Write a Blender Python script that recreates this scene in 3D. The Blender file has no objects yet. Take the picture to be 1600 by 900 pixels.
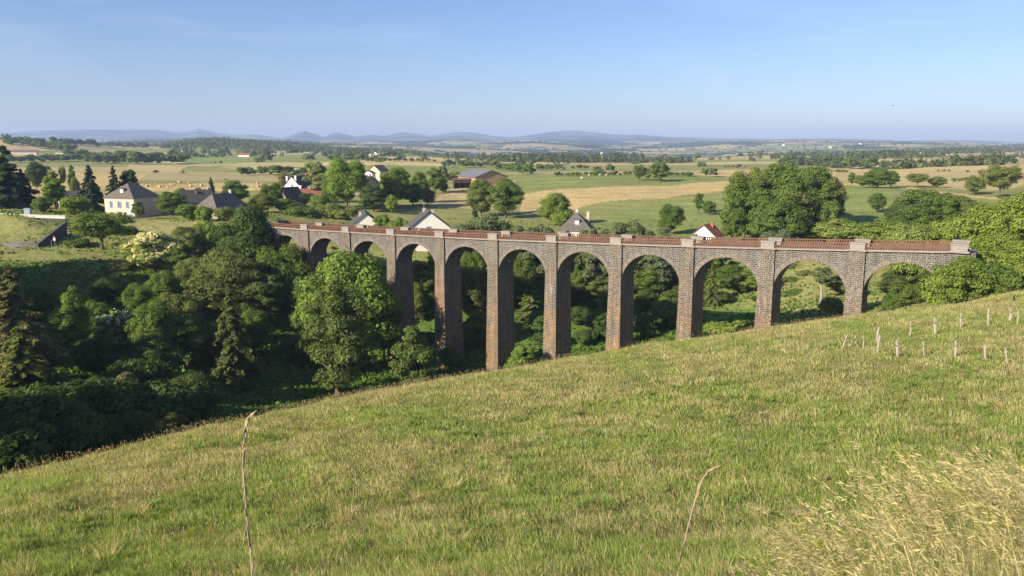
import bpy, bmesh, math, random
import numpy as np
from mathutils import Vector, Matrix

SC = bpy.context.scene
COL = SC.collection
R = math.radians
random.seed(7)
rng = np.random.default_rng(7)

# ------------------------------------------------------------------ camera
F, HORIZON = 1200.0, 225.0
PITCH = math.atan((450 - HORIZON) / F)
CP, SP = math.cos(PITCH), math.sin(PITCH)
cam_d = bpy.data.cameras.new('camera')
cam_d.sensor_width = 36.0
cam_d.lens = 36.0 * F / 1600.0
cam_d.clip_start = 0.1
cam_d.clip_end = 60000
cam = bpy.data.objects.new('camera', cam_d)
COL.objects.link(cam)
cam.rotation_euler = (R(90) - PITCH, 0, 0)
SC.camera = cam

# ------------------------------------------------------------------ sky, sun, exposure
SUN_EL = 26.0
SUN_DIR = Vector((-0.80, -0.60, 0)).normalized()          # horizontal direction towards the sun
world = bpy.data.worlds.new('World')
SC.world = world
world.use_nodes = True
nt = world.node_tree
sky = nt.nodes.new('ShaderNodeTexSky')
sky.sky_type = 'NISHITA'
sky.sun_disc = False
sky.sun_elevation = R(SUN_EL)
sky.sun_rotation = math.atan2(SUN_DIR.x, SUN_DIR.y)
sky.altitude = 0
sky.air_density = 1.0
sky.dust_density = 0.4
sky.ozone_density = 3.0
bg = nt.nodes['Background']
bg.inputs['Strength'].default_value = 0.078
tone = nt.nodes.new('ShaderNodeMix'); tone.data_type = 'RGBA'; tone.blend_type = 'MULTIPLY'
tone.inputs[0].default_value = 1.0; tone.inputs[7].default_value = (.82, .865, 1.10, 1)
nt.links.new(sky.outputs['Color'], tone.inputs[6])
# faint cirrus streaks
wc = nt.nodes.new('ShaderNodeTexCoord'); wm = nt.nodes.new('ShaderNodeMapping'); wm.inputs['Scale'].default_value = (1.6, 2.2, 9.0); wm.inputs['Rotation'].default_value = (0, .10, .3)
wn = nt.nodes.new('ShaderNodeTexNoise'); wn.inputs['Scale'].default_value = 2.1; wn.inputs['Detail'].default_value = 7; wn.inputs['Roughness'].default_value = .6; wn.inputs['Distortion'].default_value = .6
wr = nt.nodes.new('ShaderNodeMapRange'); wr.inputs['From Min'].default_value = .50; wr.inputs['From Max'].default_value = .80; wr.inputs['To Max'].default_value = .10
nt.links.new(wc.outputs['Generated'], wm.inputs['Vector']); nt.links.new(wm.outputs[0], wn.inputs['Vector']); nt.links.new(wn.outputs['Fac'], wr.inputs['Value'])
cir = nt.nodes.new('ShaderNodeMix'); cir.data_type = 'RGBA'; cir.inputs[7].default_value = (9.5, 9.8, 11.0, 1)
nt.links.new(wr.outputs[0], cir.inputs[0]); nt.links.new(tone.outputs[2], cir.inputs[6]); nt.links.new(cir.outputs[2], bg.inputs['Color'])

sun_d = bpy.data.lights.new('sun', 'SUN')
sun_d.energy = 5.0
sun_d.angle = R(0.5)
sun_d.color = (1.0, 0.88, 0.70)
sun = bpy.data.objects.new('sun', sun_d)
COL.objects.link(sun)
sd = Vector((SUN_DIR.x * math.cos(R(SUN_EL)), SUN_DIR.y * math.cos(R(SUN_EL)), math.sin(R(SUN_EL))))
sun.rotation_euler = sd.to_track_quat('Z', 'Y').to_euler()
sun.location = (-60, -60, 80)

SC.view_settings.view_transform = 'Standard'
SC.view_settings.look = 'None'
SC.view_settings.exposure = 0.80
SC.view_settings.gamma = 1.0
SC.view_settings.use_curve_mapping = False
SC.render.engine = 'CYCLES'
SC.cycles.max_bounces = 8
SC.cycles.diffuse_bounces = 4
SC.cycles.transmission_bounces = 5
SC.cycles.transparent_max_bounces = 4
SC.cycles.volume_bounces = 1
SC.cycles.use_denoising = True
SC.cycles.sample_clamp_indirect = 6.0

HAZE_DENSITY = 1.12e-4

# ------------------------------------------------------------------ terrain
def tv(v):
    """tangent of the angle below the horizon of an image row"""
    return np.tan(PITCH + np.arctan((np.asarray(v, float) - 450.0) / F))
def bearing(u, v):
    e = (450.0 - v) / F
    return ((u - 800.0) / F) / (CP + e * SP)
def project(x, y, z):
    zc = y * CP - z * SP
    return 800 + F * x / zc, 450 - F * (y * SP + z * CP) / zc

CREST = [(-400, 840), (-200, 798), (0, 752), (100, 727), (200, 703), (300, 677), (400, 653), (500, 630), (600, 610), (700, 593),
         (800, 577), (900, 559), (1000, 543), (1100, 529), (1200, 513), (1300, 499), (1400, 488), (1500, 480), (1600, 472),
         (1800, 458), (2100, 440)]
crest_a = np.array([bearing(u, v) for u, v in CREST])
crest_t = np.array([float(tv(v)) for u, v in CREST])
crest_y = np.interp([u for u, v in CREST], [-400, 0, 400, 800, 1200, 1600, 2100], [30, 40, 60, 78, 88, 88, 80])

# columns of the land beyond the crest: (distance, value) where a value over 100 is an image row and a smaller one a height
COLS = {
 -900: [(20,-30),(60,-26),(100,-22),(150,-18),(200,-15),(300,-15),(600,-14),(1000,0),(1500,25),(2500,5)],
 -300: [(30,-20),(70,-23),(100,-26),(130,-27),(160,-24),(200,-18),(300,-18),(500,-18),(900,-10),(1300,12),(1600,22),(2600,0)],
 0:    [(40,-24),(60,-26.5),(80,-28.5),(100,-30.5),(115,-31),(130,-30),(150,440),(165,410),(172,390),(182,-21.5),(192,336),(205,331),(260,-18.5),(330,300),(500,275),(750,258),(1000,246),(1250,228),(1550,213),(2000,2),(2800,-10)],
 100:  [(40,-26),(60,-29),(85,-32),(105,-33),(120,-32),(135,-29.5),(150,440),(168,405),(178,388),(188,-21.5),(198,-19.5),(215,333),(260,-20),(335,300),(500,276),(750,259),(1000,249),(1300,234),(1650,221),(2000,0),(2800,-10)],
 200:  [(50,-30),(80,-33.5),(105,-35),(120,-33.8),(135,-31.5),(148,-28.5),(160,425),(178,392),(192,365),(206,345),(225,338),(270,-20.5),(346,300),(490,279),(800,258),(1100,246),(1500,236),(2000,229),(2800,-8)],
 400:  [(60,-38),(100,-40.5),(125,-41),(140,-39.5),(158,-35),(178,-28),(196,-22),(212,-20.5),(250,-20.5),(350,300),(490,280),(780,260),(1150,245),(1500,240),(2100,232),(2800,-10)],
 600:  [(70,-44),(120,-42.3),(150,-42.3),(164,-38),(176,-30),(186,-25.5),(196,-24.8),(215,-24.5),(240,-23.5),(275,325),(340,303),(470,281),(700,263),(1000,248),(1200,244),(1700,-22),(2600,-25)],
 800:  [(90,-43),(135,-41.4),(156,-39.5),(168,-35),(182,-27.5),(198,-25),(250,345),(290,325),(322,309),(385,290),(490,272),(600,-24),(800,262),(1100,252),(1350,248),(1800,-50),(2600,-70),(3500,240)],
 1000: [(90,-34),(105,-36.5),(130,-38),(150,-37),(170,-33),(188,-27.5),(205,-25.5),(238,350),(275,330),(310,312),(370,291),(440,275),(480,271.5),(600,-25),(900,258),(1300,248),(1800,-48),(2600,-70),(3500,238)],
 1200: [(92,-28),(105,-31),(120,-33),(140,-33.5),(165,-32),(190,-28),(212,364),(240,341),(300,310),(400,283),(460,278),(650,265),(800,-24),(1100,250),(1500,-22),(2200,-35),(3500,233)],
 1320: [(92,-25),(105,-27),(125,-29),(150,-29),(175,-27),(205,362),(238,330),(270,312),(298,296),(330,-18),(370,-19),(480,272),(560,-20),(700,-28),(1000,250),(1500,-24),(2200,-30),(3500,232)],
 1400: [(93,-22),(110,-24),(130,-26),(160,-26),(180,-25),(200,368),(235,333),(270,310),(300,298),(330,-17.8),(365,288),(480,268),(560,-18.5),(700,-26),(1000,248),(1500,-20),(2200,-26),(3500,231)],
 1500: [(90,-21),(105,-22),(130,-22),(160,-20),(190,-20.5),(220,-20),(260,-19.5),(300,302),(360,287),(430,270),(560,260),(660,-22),(1000,246),(1500,-18),(2200,-22),(3500,230)],
 1600: [(88,-18),(105,-18.5),(120,-18),(150,-17.5),(180,-17),(220,-17),(300,-17.5),(430,272),(620,255),(800,-20),(1200,243),(1600,-18),(2400,-20),(3500,230)],
 1900: [(80,-14),(100,-13.5),(150,-12),(220,-12),(400,-13),(700,-14),(1200,-14),(2400,-14)],
 2600: [(30,-6),(60,-5),(150,-4),(400,-6),(1000,-6),(2400,-6)],
}
FARTAIL = [(5000, 226.5), (8000, 224), (11000, 222), (16000, 224)]
LY = np.linspace(math.log(1.0), math.log(16000.0), 900)
def pchip(x, y, xi):
    x = np.asarray(x, float); y = np.asarray(y, float)
    h = np.diff(x); d = np.diff(y) / h
    m = np.zeros_like(y)
    for k in range(1, len(x) - 1):
        if d[k - 1] * d[k] > 0:
            w1 = 2 * h[k] + h[k - 1]; w2 = h[k] + 2 * h[k - 1]
            m[k] = (w1 + w2) / (w1 / d[k - 1] + w2 / d[k])
    m[0] = d[0]; m[-1] = d[-1]
    xi = np.clip(xi, x[0], x[-1])
    k = np.clip(np.searchsorted(x, xi) - 1, 0, len(h) - 1)
    s = (xi - x[k]) / h[k]
    return ((2*s**3 - 3*s**2 + 1) * y[k] + (s**3 - 2*s**2 + s) * h[k] * m[k]
            + (-2*s**3 + 3*s**2) * y[k + 1] + (s**3 - s**2) * h[k] * m[k + 1])
col_u = sorted(COLS)
col_a = np.array([(u - 800) / 1207.0 for u in col_u])
TAB = np.zeros((len(col_u), len(LY)))
for i, u in enumerate(col_u):
    pts = []
    for y, v in list(COLS[u]) + [(5000, None), (8000, None), (11000, None), (16000, None)]:
        if v is None:
            v = dict(FARTAIL)[y]
        pts.append((y, -y * float(tv(v)) if v > 100 else v))
    TAB[i] = pchip([math.log(p[0]) for p in pts], [p[1] for p in pts], LY)
# finer columns, smoothed sideways
FA = np.linspace(col_a[0], col_a[-1], 400)
TABF = np.zeros((len(FA), len(LY)))
for j in range(len(LY)):
    TABF[:, j] = pchip(col_a, TAB[:, j], FA)
ker = np.exp(-np.linspace(-2, 2, 9) ** 2); ker /= ker.sum()
pad = np.pad(TABF, ((4, 4), (0, 0)), mode='edge')
TABF = sum(ker[k] * pad[k:k + len(FA)] for k in range(9))

def bilin(tab, fa, fy):
    i = np.clip(np.floor(fa).astype(int), 0, tab.shape[0] - 2); j = np.clip(np.floor(fy).astype(int), 0, tab.shape[1] - 2)
    s = np.clip(fa - i, 0, 1); t = np.clip(fy - j, 0, 1)
    return (tab[i, j]*(1-s)*(1-t) + tab[i+1, j]*s*(1-t) + tab[i, j+1]*(1-s)*t + tab[i+1, j+1]*s*t)

# value noise, several octaves, for terrain and colour patches
_N = np.random.default_rng(3).random((256, 256))
def vnoise(x, y):
    xi = np.floor(x).astype(int); yi = np.floor(y).astype(int)
    fx = x - xi; fy = y - yi
    fx = fx*fx*(3-2*fx); fy = fy*fy*(3-2*fy)
    a = _N[xi % 256, yi % 256]; b = _N[(xi+1) % 256, yi % 256]; c = _N[xi % 256, (yi+1) % 256]; d = _N[(xi+1) % 256, (yi+1) % 256]
    return (a*(1-fx)+b*fx)*(1-fy) + (c*(1-fx)+d*fx)*fy
def fbm(x, y, o=4):
    s = 0; w = 0.5; t = 0
    for k in range(o):
        s = s + w * vnoise(x + 17.3*k, y - 9.1*k); t += w
        x = x * 2.03; y = y * 2.03; w *= 0.5
    return s / t

RIDGE = [(-400,209),(-150,206),(20,208),(60,204.5),(150,202.5),(200,203),(240,202.5),(265,206),(280,208),(298,204),(310,201),(322,203.5),(340,209),(372,212),(400,211),(425,214.5),(440,216.5),
         (460,210),(476,205),(490,209),(505,215),(515,210.5),(527,206.5),(540,210),(556,214),(580,212),(603,213.5),(615,210),(628,207.5),(650,209),(672,212.5),
         (690,210),(715,206.5),(740,207.5),(770,212.5),(800,214.5),(830,211),(860,207),(900,205.5),(935,208),(960,211),(1000,211),(1050,214.5),(1100,216.5),(1150,216.5),
         (1200,218),(1300,217),(1370,218.5),(1400,220),(1500,220),(1600,223),(2100,222)]
ridge_a = np.array([bearing(u, v) for u, v in RIDGE]); ridge_z = np.array([float(-tv(v)) for u, v in RIDGE])
# nearer blue ranges in front of the main ridge: (distance, half depth, [(u, v)...])
RANGES = [
 (7200, 900, [(540,232),(600,226),(650,222),(680,217.5),(705,212),(730,213),(770,219),(800,223),(850,223.5),(880,219.5),(930,217),(980,221),(1040,222.5),(1080,221),(1150,222),(1250,219.5),(1330,219),(1400,223),(1480,222.5),(1560,225),(1700,225)]),
 (4600, 500, [(-100,224),(0,221),(100,219),(250,217),(330,216),(400,217.5),(425,219),(470,222),(520,229),(560,234)]),
 (2150, 330, [(215,236),(240,231),(270,226),(300,222.5),(335,220.5),(350,220.5),(372,223),(420,225.5),(460,228.5),(500,233),(530,237)]),
 (1560, 130, [(585,244),(605,239),(625,237.5),(660,241),(690,247)]),
 (950, 110, [(1280,262),(1300,257),(1325,254.5),(1360,258.5),(1400,266)]),
]
RANGES = [(y, w, np.array([bearing(u, v) for u, v in p]), np.array([float(-tv(v)) * y for u, v in p])) for y, w, p in RANGES]

def terrain(x, y):
    x = np.asarray(x, float); y = np.asarray(y, float)
    shp = np.broadcast(x, y).shape
    x = np.broadcast_to(x, shp).ravel(); y = np.broadcast_to(y, shp).ravel()
    r = np.hypot(x, y)
    th = np.arctan2(x, y)
    thc = np.clip(th, -1.0, 1.0)
    a = np.clip(np.tan(thc), -1.45, 1.45)
    ye = np.maximum(r * np.cos(thc), 0.6)
    ly = np.log(np.clip(ye, 1.0, 15900))
    zv = bilin(TABF, (a - FA[0]) / (FA[1] - FA[0]), (ly - LY[0]) / (LY[1] - LY[0]))
    # far ranges
    zr = np.interp(a, ridge_a, ridge_z) * 11500
    zr = zr + (fbm(x / 900, y / 900, 4) - 0.5) * 50 * np.clip((11500 - np.abs(ye - 11500)) / 11500, 0, 1) * (np.abs(ye - 11500) > 300)
    k = (ye - 11500) / np.where(ye < 11500, 2600, 1800)
    g = np.exp(-k * k)
    zv = np.where(zr > zv, zv + (zr - zv) * g, zv)
    for yr, w, pa, pz in RANGES:
        inside = (a > pa[0]) & (a < pa[-1])
        zr = np.interp(a, pa, pz)
        g = np.exp(-((ye - yr) / w) ** 2)
        zv = np.where(inside & (zr > zv), zv + (zr - zv) * g, zv)
    und = (fbm(x / 160 + 5, y / 160, 3) - 0.5)
    zv = zv + und * 2.0 * np.clip((ye - 130) / 400, 0, 1) + (fbm(x / 12, y / 12, 3) - 0.5) * 0.9 * np.clip((ye - 60) / 60, 0, 1)
    zv = zv + (fbm(x / 800 + 7, y / 800, 4) - .5) * 75 * np.clip((ye - 2300) / 2200, 0, 1) * np.clip((9500 - ye) / 2500, 0, 1)
    # near meadow
    tc = np.interp(a, crest_a, crest_t); yc = np.interp(a, crest_a, crest_y)
    t14 = np.interp(a, [-0.9, -0.7, 0, 0.7, 0.9], [0.70, 0.66, 0.61, 0.60, 0.60])
    q = np.clip((yc - ye) / (yc - 14.0), 0, 2)
    tt = tc + (t14 - tc) * q ** 2.0
    zn = -ye * tt
    zbank = -1.62 - 0.28 * ye - 0.030 * ye * ye
    z14 = -14.0 * t14
    zb14 = -1.62 - 0.28 * 14 - 0.030 * 196
    zbank = zbank + (z14 - zb14) * np.clip(ye / 14.0, 0, 1) ** 4
    zn = np.where(ye < 14.0, zbank, zn)
    dy = np.maximum(ye - yc, 0)
    zn = np.where(ye > yc, -yc * tc - tc * dy - 0.011 * dy * dy, zn)
    zn = zn + (fbm(x / 2.6, y / 2.6, 3) - 0.5) * 0.38 * np.clip(ye / 14, 0, 1) + (fbm(x / 11, y / 11, 2) - 0.5) * 0.5 * np.clip((ye - 8) / 20, 0, 1)
    d = zn - zv
    s = 1.2
    z = np.where(ye < yc * 0.97, zn, zv + np.where(d > 8, d, s * np.log1p(np.exp(np.clip(d / s, -40, 8)))))
    # behind the viewer: a level road verge
    b = np.clip((np.abs(th) - 1.0) / 0.9, 0, 1); b = b * b * (3 - 2 * b)
    z = z * (1 - b) + (-1.62 + np.clip((r - 30) / 300, 0, 1) * 12) * b
    return z.reshape(shp)
def tz(x, y):
    return float(terrain(np.array([x]), np.array([y]))[0])

def ray_ground(u, v, ymin=60.0, ymax=14000.0):
    """ground point seen at an image position, at least ymin away"""
    a = bearing(u, v); t = float(tv(v))
    ys = np.exp(np.linspace(math.log(ymin), math.log(ymax), 900))
    z = terrain(a * ys, ys)
    h = np.nonzero(z >= -t * ys)[0]
    y = ys[h[0]] if len(h) else ymax
    return a * y, y
def at(u, Y):
    """ground point at forward distance Y under image column u"""
    x = (u - 800) / 1207.0 * Y
    for _ in range(3):
        z = tz(x, Y)
        x = (u - 800) / F * (Y * CP - z * SP)
    return x, Y, tz(x, Y)
def top_z(v, Y):
    return -Y * float(tv(v))

# ------------------------------------------------------------------ helpers: tags, meshes, materials
def tag(o, label=None, cat=None, group=None, kind=None):
    if label: o['label'] = label
    if cat: o['category'] = cat
    if group: o['group'] = group
    if kind: o['kind'] = kind
    return o
def empty(name, loc, rz=0.0):
    o = bpy.data.objects.new(name, None)
    o.empty_display_size = 0.5
    COL.objects.link(o)
    o.location = loc; o.rotation_euler = (0, 0, rz)
    return o
def link_mesh(name, me, mat=None, parent=None):
    o = bpy.data.objects.new(name, me)
    COL.objects.link(o)
    if mat is not None and not me.materials: me.materials.append(mat)
    if parent is not None: o.parent = parent
    return o
def mesh_np(name, verts, quads=None, tris=None, col=None, smooth=False):
    me = bpy.data.meshes.new(name)
    verts = np.asarray(verts, np.float32)
    nq = 0 if quads is None else len(quads); ntr = 0 if tris is None else len(tris)
    me.vertices.add(len(verts)); me.vertices.foreach_set('co', verts.ravel())
    idx = []; starts = []
    if nq: idx.append(np.asarray(quads, np.int32).ravel()); starts.append(np.arange(nq) * 4)
    if ntr: idx.append(np.asarray(tris, np.int32).ravel()); starts.append(nq * 4 + np.arange(ntr) * 3)
    idx = np.concatenate(idx); starts = np.concatenate(starts)
    me.loops.add(len(idx)); me.loops.foreach_set('vertex_index', idx.astype(np.int32))
    me.polygons.add(len(starts)); me.polygons.foreach_set('loop_start', starts.astype(np.int32))
    if smooth: me.polygons.foreach_set('use_smooth', np.ones(len(starts), bool))
    me.update(calc_edges=True)
    if col is not None:
        at_ = me.color_attributes.new('tint', 'FLOAT_COLOR', 'POINT')
        c = np.ones((len(verts), 4), np.float32); c[:, :3] = col
        at_.data.foreach_set('color', c.ravel())
    return me

class MB:
    def __init__(s): s.v = []; s.f = []
    def add(s, verts, faces, M=None):
        b = len(s.v)
        s.v += [tuple(M @ Vector(p)) if M is not None else tuple(p) for p in verts]
        s.f += [tuple(b + i for i in f) for f in faces]
        return s
    def box(s, x0, x1, y0, y1, z0, z1, M=None):
        return s.add([(x0,y0,z0),(x1,y0,z0),(x1,y1,z0),(x0,y1,z0),(x0,y0,z1),(x1,y0,z1),(x1,y1,z1),(x0,y1,z1)],
                     [(0,3,2,1),(4,5,6,7),(0,1,5,4),(1,2,6,5),(2,3,7,6),(3,0,4,7)], M)
    def hexa(s, p, M=None):
        return s.add(p, [(0,3,2,1),(4,5,6,7),(0,1,5,4),(1,2,6,5),(2,3,7,6),(3,0,4,7)], M)
    def tube(s, pts, rad, n=6, cap=True):
        rings = []
        for k, p in enumerate(pts):
            p = Vector([float(q) for q in p])
            a = Vector(pts[max(k-1, 0)]); b = Vector(pts[min(k+1, len(pts)-1)])
            d = (b - a).normalized()
            e = d.orthogonal().normalized() if abs(d.z) > .99 else d.cross(Vector((0,0,1))).normalized()
            f_ = d.cross(e)
            rings.append([tuple(p + float(rad[k]) * (math.cos(2*math.pi*i/n) * e + math.sin(2*math.pi*i/n) * f_)) for i in range(n)])
        b0 = len(s.v)
        for r_ in rings: s.v += r_
        for k in range(len(rings) - 1):
            for i in range(n):
                j = (i + 1) % n
                s.f.append((b0+k*n+i, b0+k*n+j, b0+(k+1)*n+j, b0+(k+1)*n+i))
        if cap:
            s.f.append(tuple(b0 + i for i in range(n))[::-1]); s.f.append(tuple(b0+(len(rings)-1)*n+i for i in range(n)))
        return s
    def mesh(s, name, uv=True, smooth=False):
        me = bpy.data.meshes.new(name)
        me.from_pydata(s.v, [], s.f)
        if smooth:
            for p in me.polygons: p.use_smooth = True
        if uv:
            l = me.uv_layers.new(name='UVMap')
            for p in me.polygons:
                n = p.normal
                for li in p.loop_indices:
                    c = me.vertices[me.loops[li].vertex_index].co
                    if abs(n.z) > .8: l.data[li].uv = (c.x, c.y)
                    elif abs(n.x) > abs(n.y): l.data[li].uv = (c.y, c.z)
                    else: l.data[li].uv = (c.x, c.z)
        return me
    def build(s, name, mat, parent=None, **k):
        return link_mesh(name, s.mesh(name, **k), mat, parent)

def nodes_of(m):
    m.use_nodes = True
    n = m.node_tree.nodes; l = m.node_tree.links
    return n, l, n['Principled BSDF']
def plain(name, c, rough=0.85, var=0.18, scale=1.5, spec=0.2):
    m = bpy.data.materials.new(name)
    n, l, b = nodes_of(m)
    tc = n.new('ShaderNodeTexCoord'); no = n.new('ShaderNodeTexNoise'); no.inputs['Scale'].default_value = scale; no.inputs['Detail'].default_value = 5
    l.new(tc.outputs['Object'], no.inputs['Vector'])
    mx = n.new('ShaderNodeMix'); mx.data_type = 'RGBA'
    mx.inputs[6].default_value = (*[x * (1 - var) for x in c], 1); mx.inputs[7].default_value = (*[min(x * (1 + var), .9) for x in c], 1)
    l.new(no.outputs['Fac'], mx.inputs[0]); l.new(mx.outputs[2], b.inputs['Base Color'])
    b.inputs['Roughness'].default_value = rough; b.inputs['Specular IOR Level'].default_value = spec
    return m
def masonry(name, c1, c2, mortar, bw, bh, msize=0.03, stain=None, stain_amt=0.0, low=None, low_z=(-20, -6)):
    m = bpy.data.materials.new(name)
    n, l, b = nodes_of(m)
    tc = n.new('ShaderNodeTexCoord')
    br = n.new('ShaderNodeTexBrick')
    br.inputs['Scale'].default_value = 1.0
    br.inputs['Brick Width'].default_value = bw; br.inputs['Row Height'].default_value = bh
    br.inputs['Mortar Size'].default_value = msize; br.inputs['Mortar Smooth'].default_value = 0.2
    br.inputs['Color1'].default_value = (*c1, 1); br.inputs['Color2'].default_value = (*c2, 1); br.inputs['Mortar'].default_value = (*mortar, 1)
    br.inputs['Bias'].default_value = -0.1
    l.new(tc.outputs['UV'], br.inputs['Vector'])
    no = n.new('ShaderNodeTexNoise'); no.inputs['Scale'].default_value = 0.35; no.inputs['Detail'].default_value = 6
    l.new(tc.outputs['Object'], no.inputs['Vector'])
    cr = n.new('ShaderNodeValToRGB'); cr.color_ramp.elements[0].position = .35; cr.color_ramp.elements[1].position = .68
    l.new(no.outputs['Fac'], cr.inputs['Fac'])
    out = br.outputs['Color']
    if stain:
        mul = n.new('ShaderNodeMath'); mul.operation = 'MULTIPLY'; mul.inputs[1].default_value = stain_amt
        fac = cr.outputs['Color']
        mps = n.new('ShaderNodeMapping'); mps.inputs['Scale'].default_value = (1.4, 1.4, .10)
        l.new(tc.outputs['Object'], mps.inputs['Vector'])
        sn = n.new('ShaderNodeTexNoise'); sn.inputs['Scale'].default_value = 1.3; sn.inputs['Detail'].default_value = 6; sn.inputs['Roughness'].default_value = .7
        l.new(mps.outputs[0], sn.inputs['Vector'])
        sr = n.new('ShaderNodeMapRange'); sr.inputs['From Min'].default_value = .32; sr.inputs['From Max'].default_value = .62; sr.inputs['To Min'].default_value = .58; sr.inputs['To Max'].default_value = 1.12
        l.new(sn.outputs['Fac'], sr.inputs['Value'])
        sm = n.new('ShaderNodeMix'); sm.data_type = 'RGBA'; sm.blend_type = 'MULTIPLY'; sm.inputs[0].default_value = 1
        l.new(out, sm.inputs[6]); l.new(sr.outputs[0], sm.inputs[7])
        out = sm.outputs[2]
        if low is not None:                     # the ochre stone of the lower shafts
            sx = n.new('ShaderNodeSeparateXYZ'); l.new(tc.outputs['Object'], sx.inputs[0])
            mr = n.new('ShaderNodeMapRange'); mr.inputs['From Min'].default_value = low_z[1]; mr.inputs['From Max'].default_value = low_z[0]
            l.new(sx.outputs['Z'], mr.inputs['Value'])
            m2 = n.new('ShaderNodeMix'); m2.data_type = 'RGBA'
            m2.inputs[0].default_value = 0; l.new(mr.outputs[0], m2.inputs[0])
            mm = n.new('ShaderNodeMix'); mm.data_type = 'RGBA'; mm.blend_type = 'MULTIPLY'; mm.inputs[0].default_value = 1
            l.new(out, mm.inputs[6]); mm.inputs[7].default_value = (*low, 1)
            nb = n.new('ShaderNodeMix'); nb.data_type = 'RGBA'
            mf = n.new('ShaderNodeMath'); mf.operation = 'MULTIPLY'; l.new(mr.outputs[0], mf.inputs[0]); l.new(cr.outputs['Color'], mf.inputs[1])
            l.new(mf.outputs[0], nb.inputs[0]); l.new(out, nb.inputs[6]); l.new(mm.outputs[2], nb.inputs[7])
            out = nb.outputs[2]
        l.new(fac, mul.inputs[0])
        mx = n.new('ShaderNodeMix'); mx.data_type = 'RGBA'
        l.new(mul.outputs[0], mx.inputs[0]); l.new(out, mx.inputs[6]); mx.inputs[7].default_value = (*stain, 1)
        out = mx.outputs[2]
    if low is not None:                         # white lime runs down the shafts
        mp = n.new('ShaderNodeMapping'); mp.inputs['Scale'].default_value = (2.2, 2.2, .16)
        l.new(tc.outputs['Object'], mp.inputs['Vector'])
        ln = n.new('ShaderNodeTexNoise'); ln.inputs['Scale'].default_value = 1.6; ln.inputs['Detail'].default_value = 5; ln.inputs['Roughness'].default_value = .65
        l.new(mp.outputs[0], ln.inputs['Vector'])
        lr = n.new('ShaderNodeValToRGB'); lr.color_ramp.elements[0].position = .60; lr.color_ramp.elements[1].position = .72
        lr.color_ramp.elements[1].color = (.55, .55, .55, 1)
        l.new(ln.outputs['Fac'], lr.inputs['Fac'])
        lm = n.new('ShaderNodeMix'); lm.data_type = 'RGBA'
        l.new(lr.outputs['Color'], lm.inputs[0]); l.new(out, lm.inputs[6]); lm.inputs[7].default_value = (.50, .48, .45, 1)
        out = lm.outputs[2]
    n2 = n.new('ShaderNodeTexNoise'); n2.inputs['Scale'].default_value = 3.5; n2.inputs['Detail'].default_value = 4
    l.new(tc.outputs['Object'], n2.inputs['Vector'])
    mr2 = n.new('ShaderNodeMapRange'); mr2.inputs['From Min'].default_value = .25; mr2.inputs['From Max'].default_value = .75; mr2.inputs['To Min'].default_value = .6; mr2.inputs['To Max'].default_value = 1.35
    l.new(n2.outputs['Fac'], mr2.inputs['Value'])
    fin = n.new('ShaderNodeMix'); fin.data_type = 'RGBA'; fin.blend_type = 'MULTIPLY'; fin.inputs[0].default_value = 1
    l.new(out, fin.inputs[6]); l.new(mr2.outputs[0], fin.inputs[7])
    l.new(fin.outputs[2], b.inputs['Base Color'])
    b.inputs['Roughness'].default_value = .95; b.inputs['Specular IOR Level'].default_value = .15
    bump = n.new('ShaderNodeBump'); bump.inputs['Strength'].default_value = .5; bump.inputs['Distance'].default_value = .05
    l.new(br.outputs['Fac'], bump.inputs['Height']); bump.invert = True
    l.new(bump.outputs['Normal'], b.inputs['Normal'])
    return m

def leaf_material(name, translucent=0.3, jitter=True):
    m = bpy.data.materials.new(name)
    m.use_nodes = True
    n = m.node_tree.nodes; l = m.node_tree.links
    n.remove(n['Principled BSDF'])
    oi = n.new('ShaderNodeObjectInfo'); at_ = n.new('ShaderNodeAttribute'); at_.attribute_name = 'tint'
    mul = n.new('ShaderNodeMix'); mul.data_type = 'RGBA'; mul.blend_type = 'MULTIPLY'; mul.inputs[0].default_value = 1
    l.new(oi.outputs['Color'], mul.inputs[6]); l.new(at_.outputs['Color'], mul.inputs[7])
    d = n.new('ShaderNodeBsdfDiffuse'); t = n.new('ShaderNodeBsdfTranslucent')
    l.new(mul.outputs[2], d.inputs['Color'])
    tl = n.new('ShaderNodeMix'); tl.data_type = 'RGBA'; tl.blend_type = 'MULTIPLY'; tl.inputs[0].default_value = 1
    l.new(mul.outputs[2], tl.inputs[6]); tl.inputs[7].default_value = (1.25, 1.3, .55, 1)
    l.new(tl.outputs[2], t.inputs['Color'])
    mx = n.new('ShaderNodeMixShader'); mx.inputs[0].default_value = translucent
    l.new(d.outputs[0], mx.inputs[1]); l.new(t.outputs[0], mx.inputs[2])
    l.new(mx.outputs[0], n['Material Output'].inputs['Surface'])
    return m

M_LEAF = leaf_material('leaves', 0.40)
M_GRASS = leaf_material('grass_blades', 0.42)
M_BARK = plain('bark', (.13, .10, .075), .95, .35, 6)
M_BIRCH = plain('birch_bark', (.34, .31, .27), .9, .45, 3)

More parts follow.
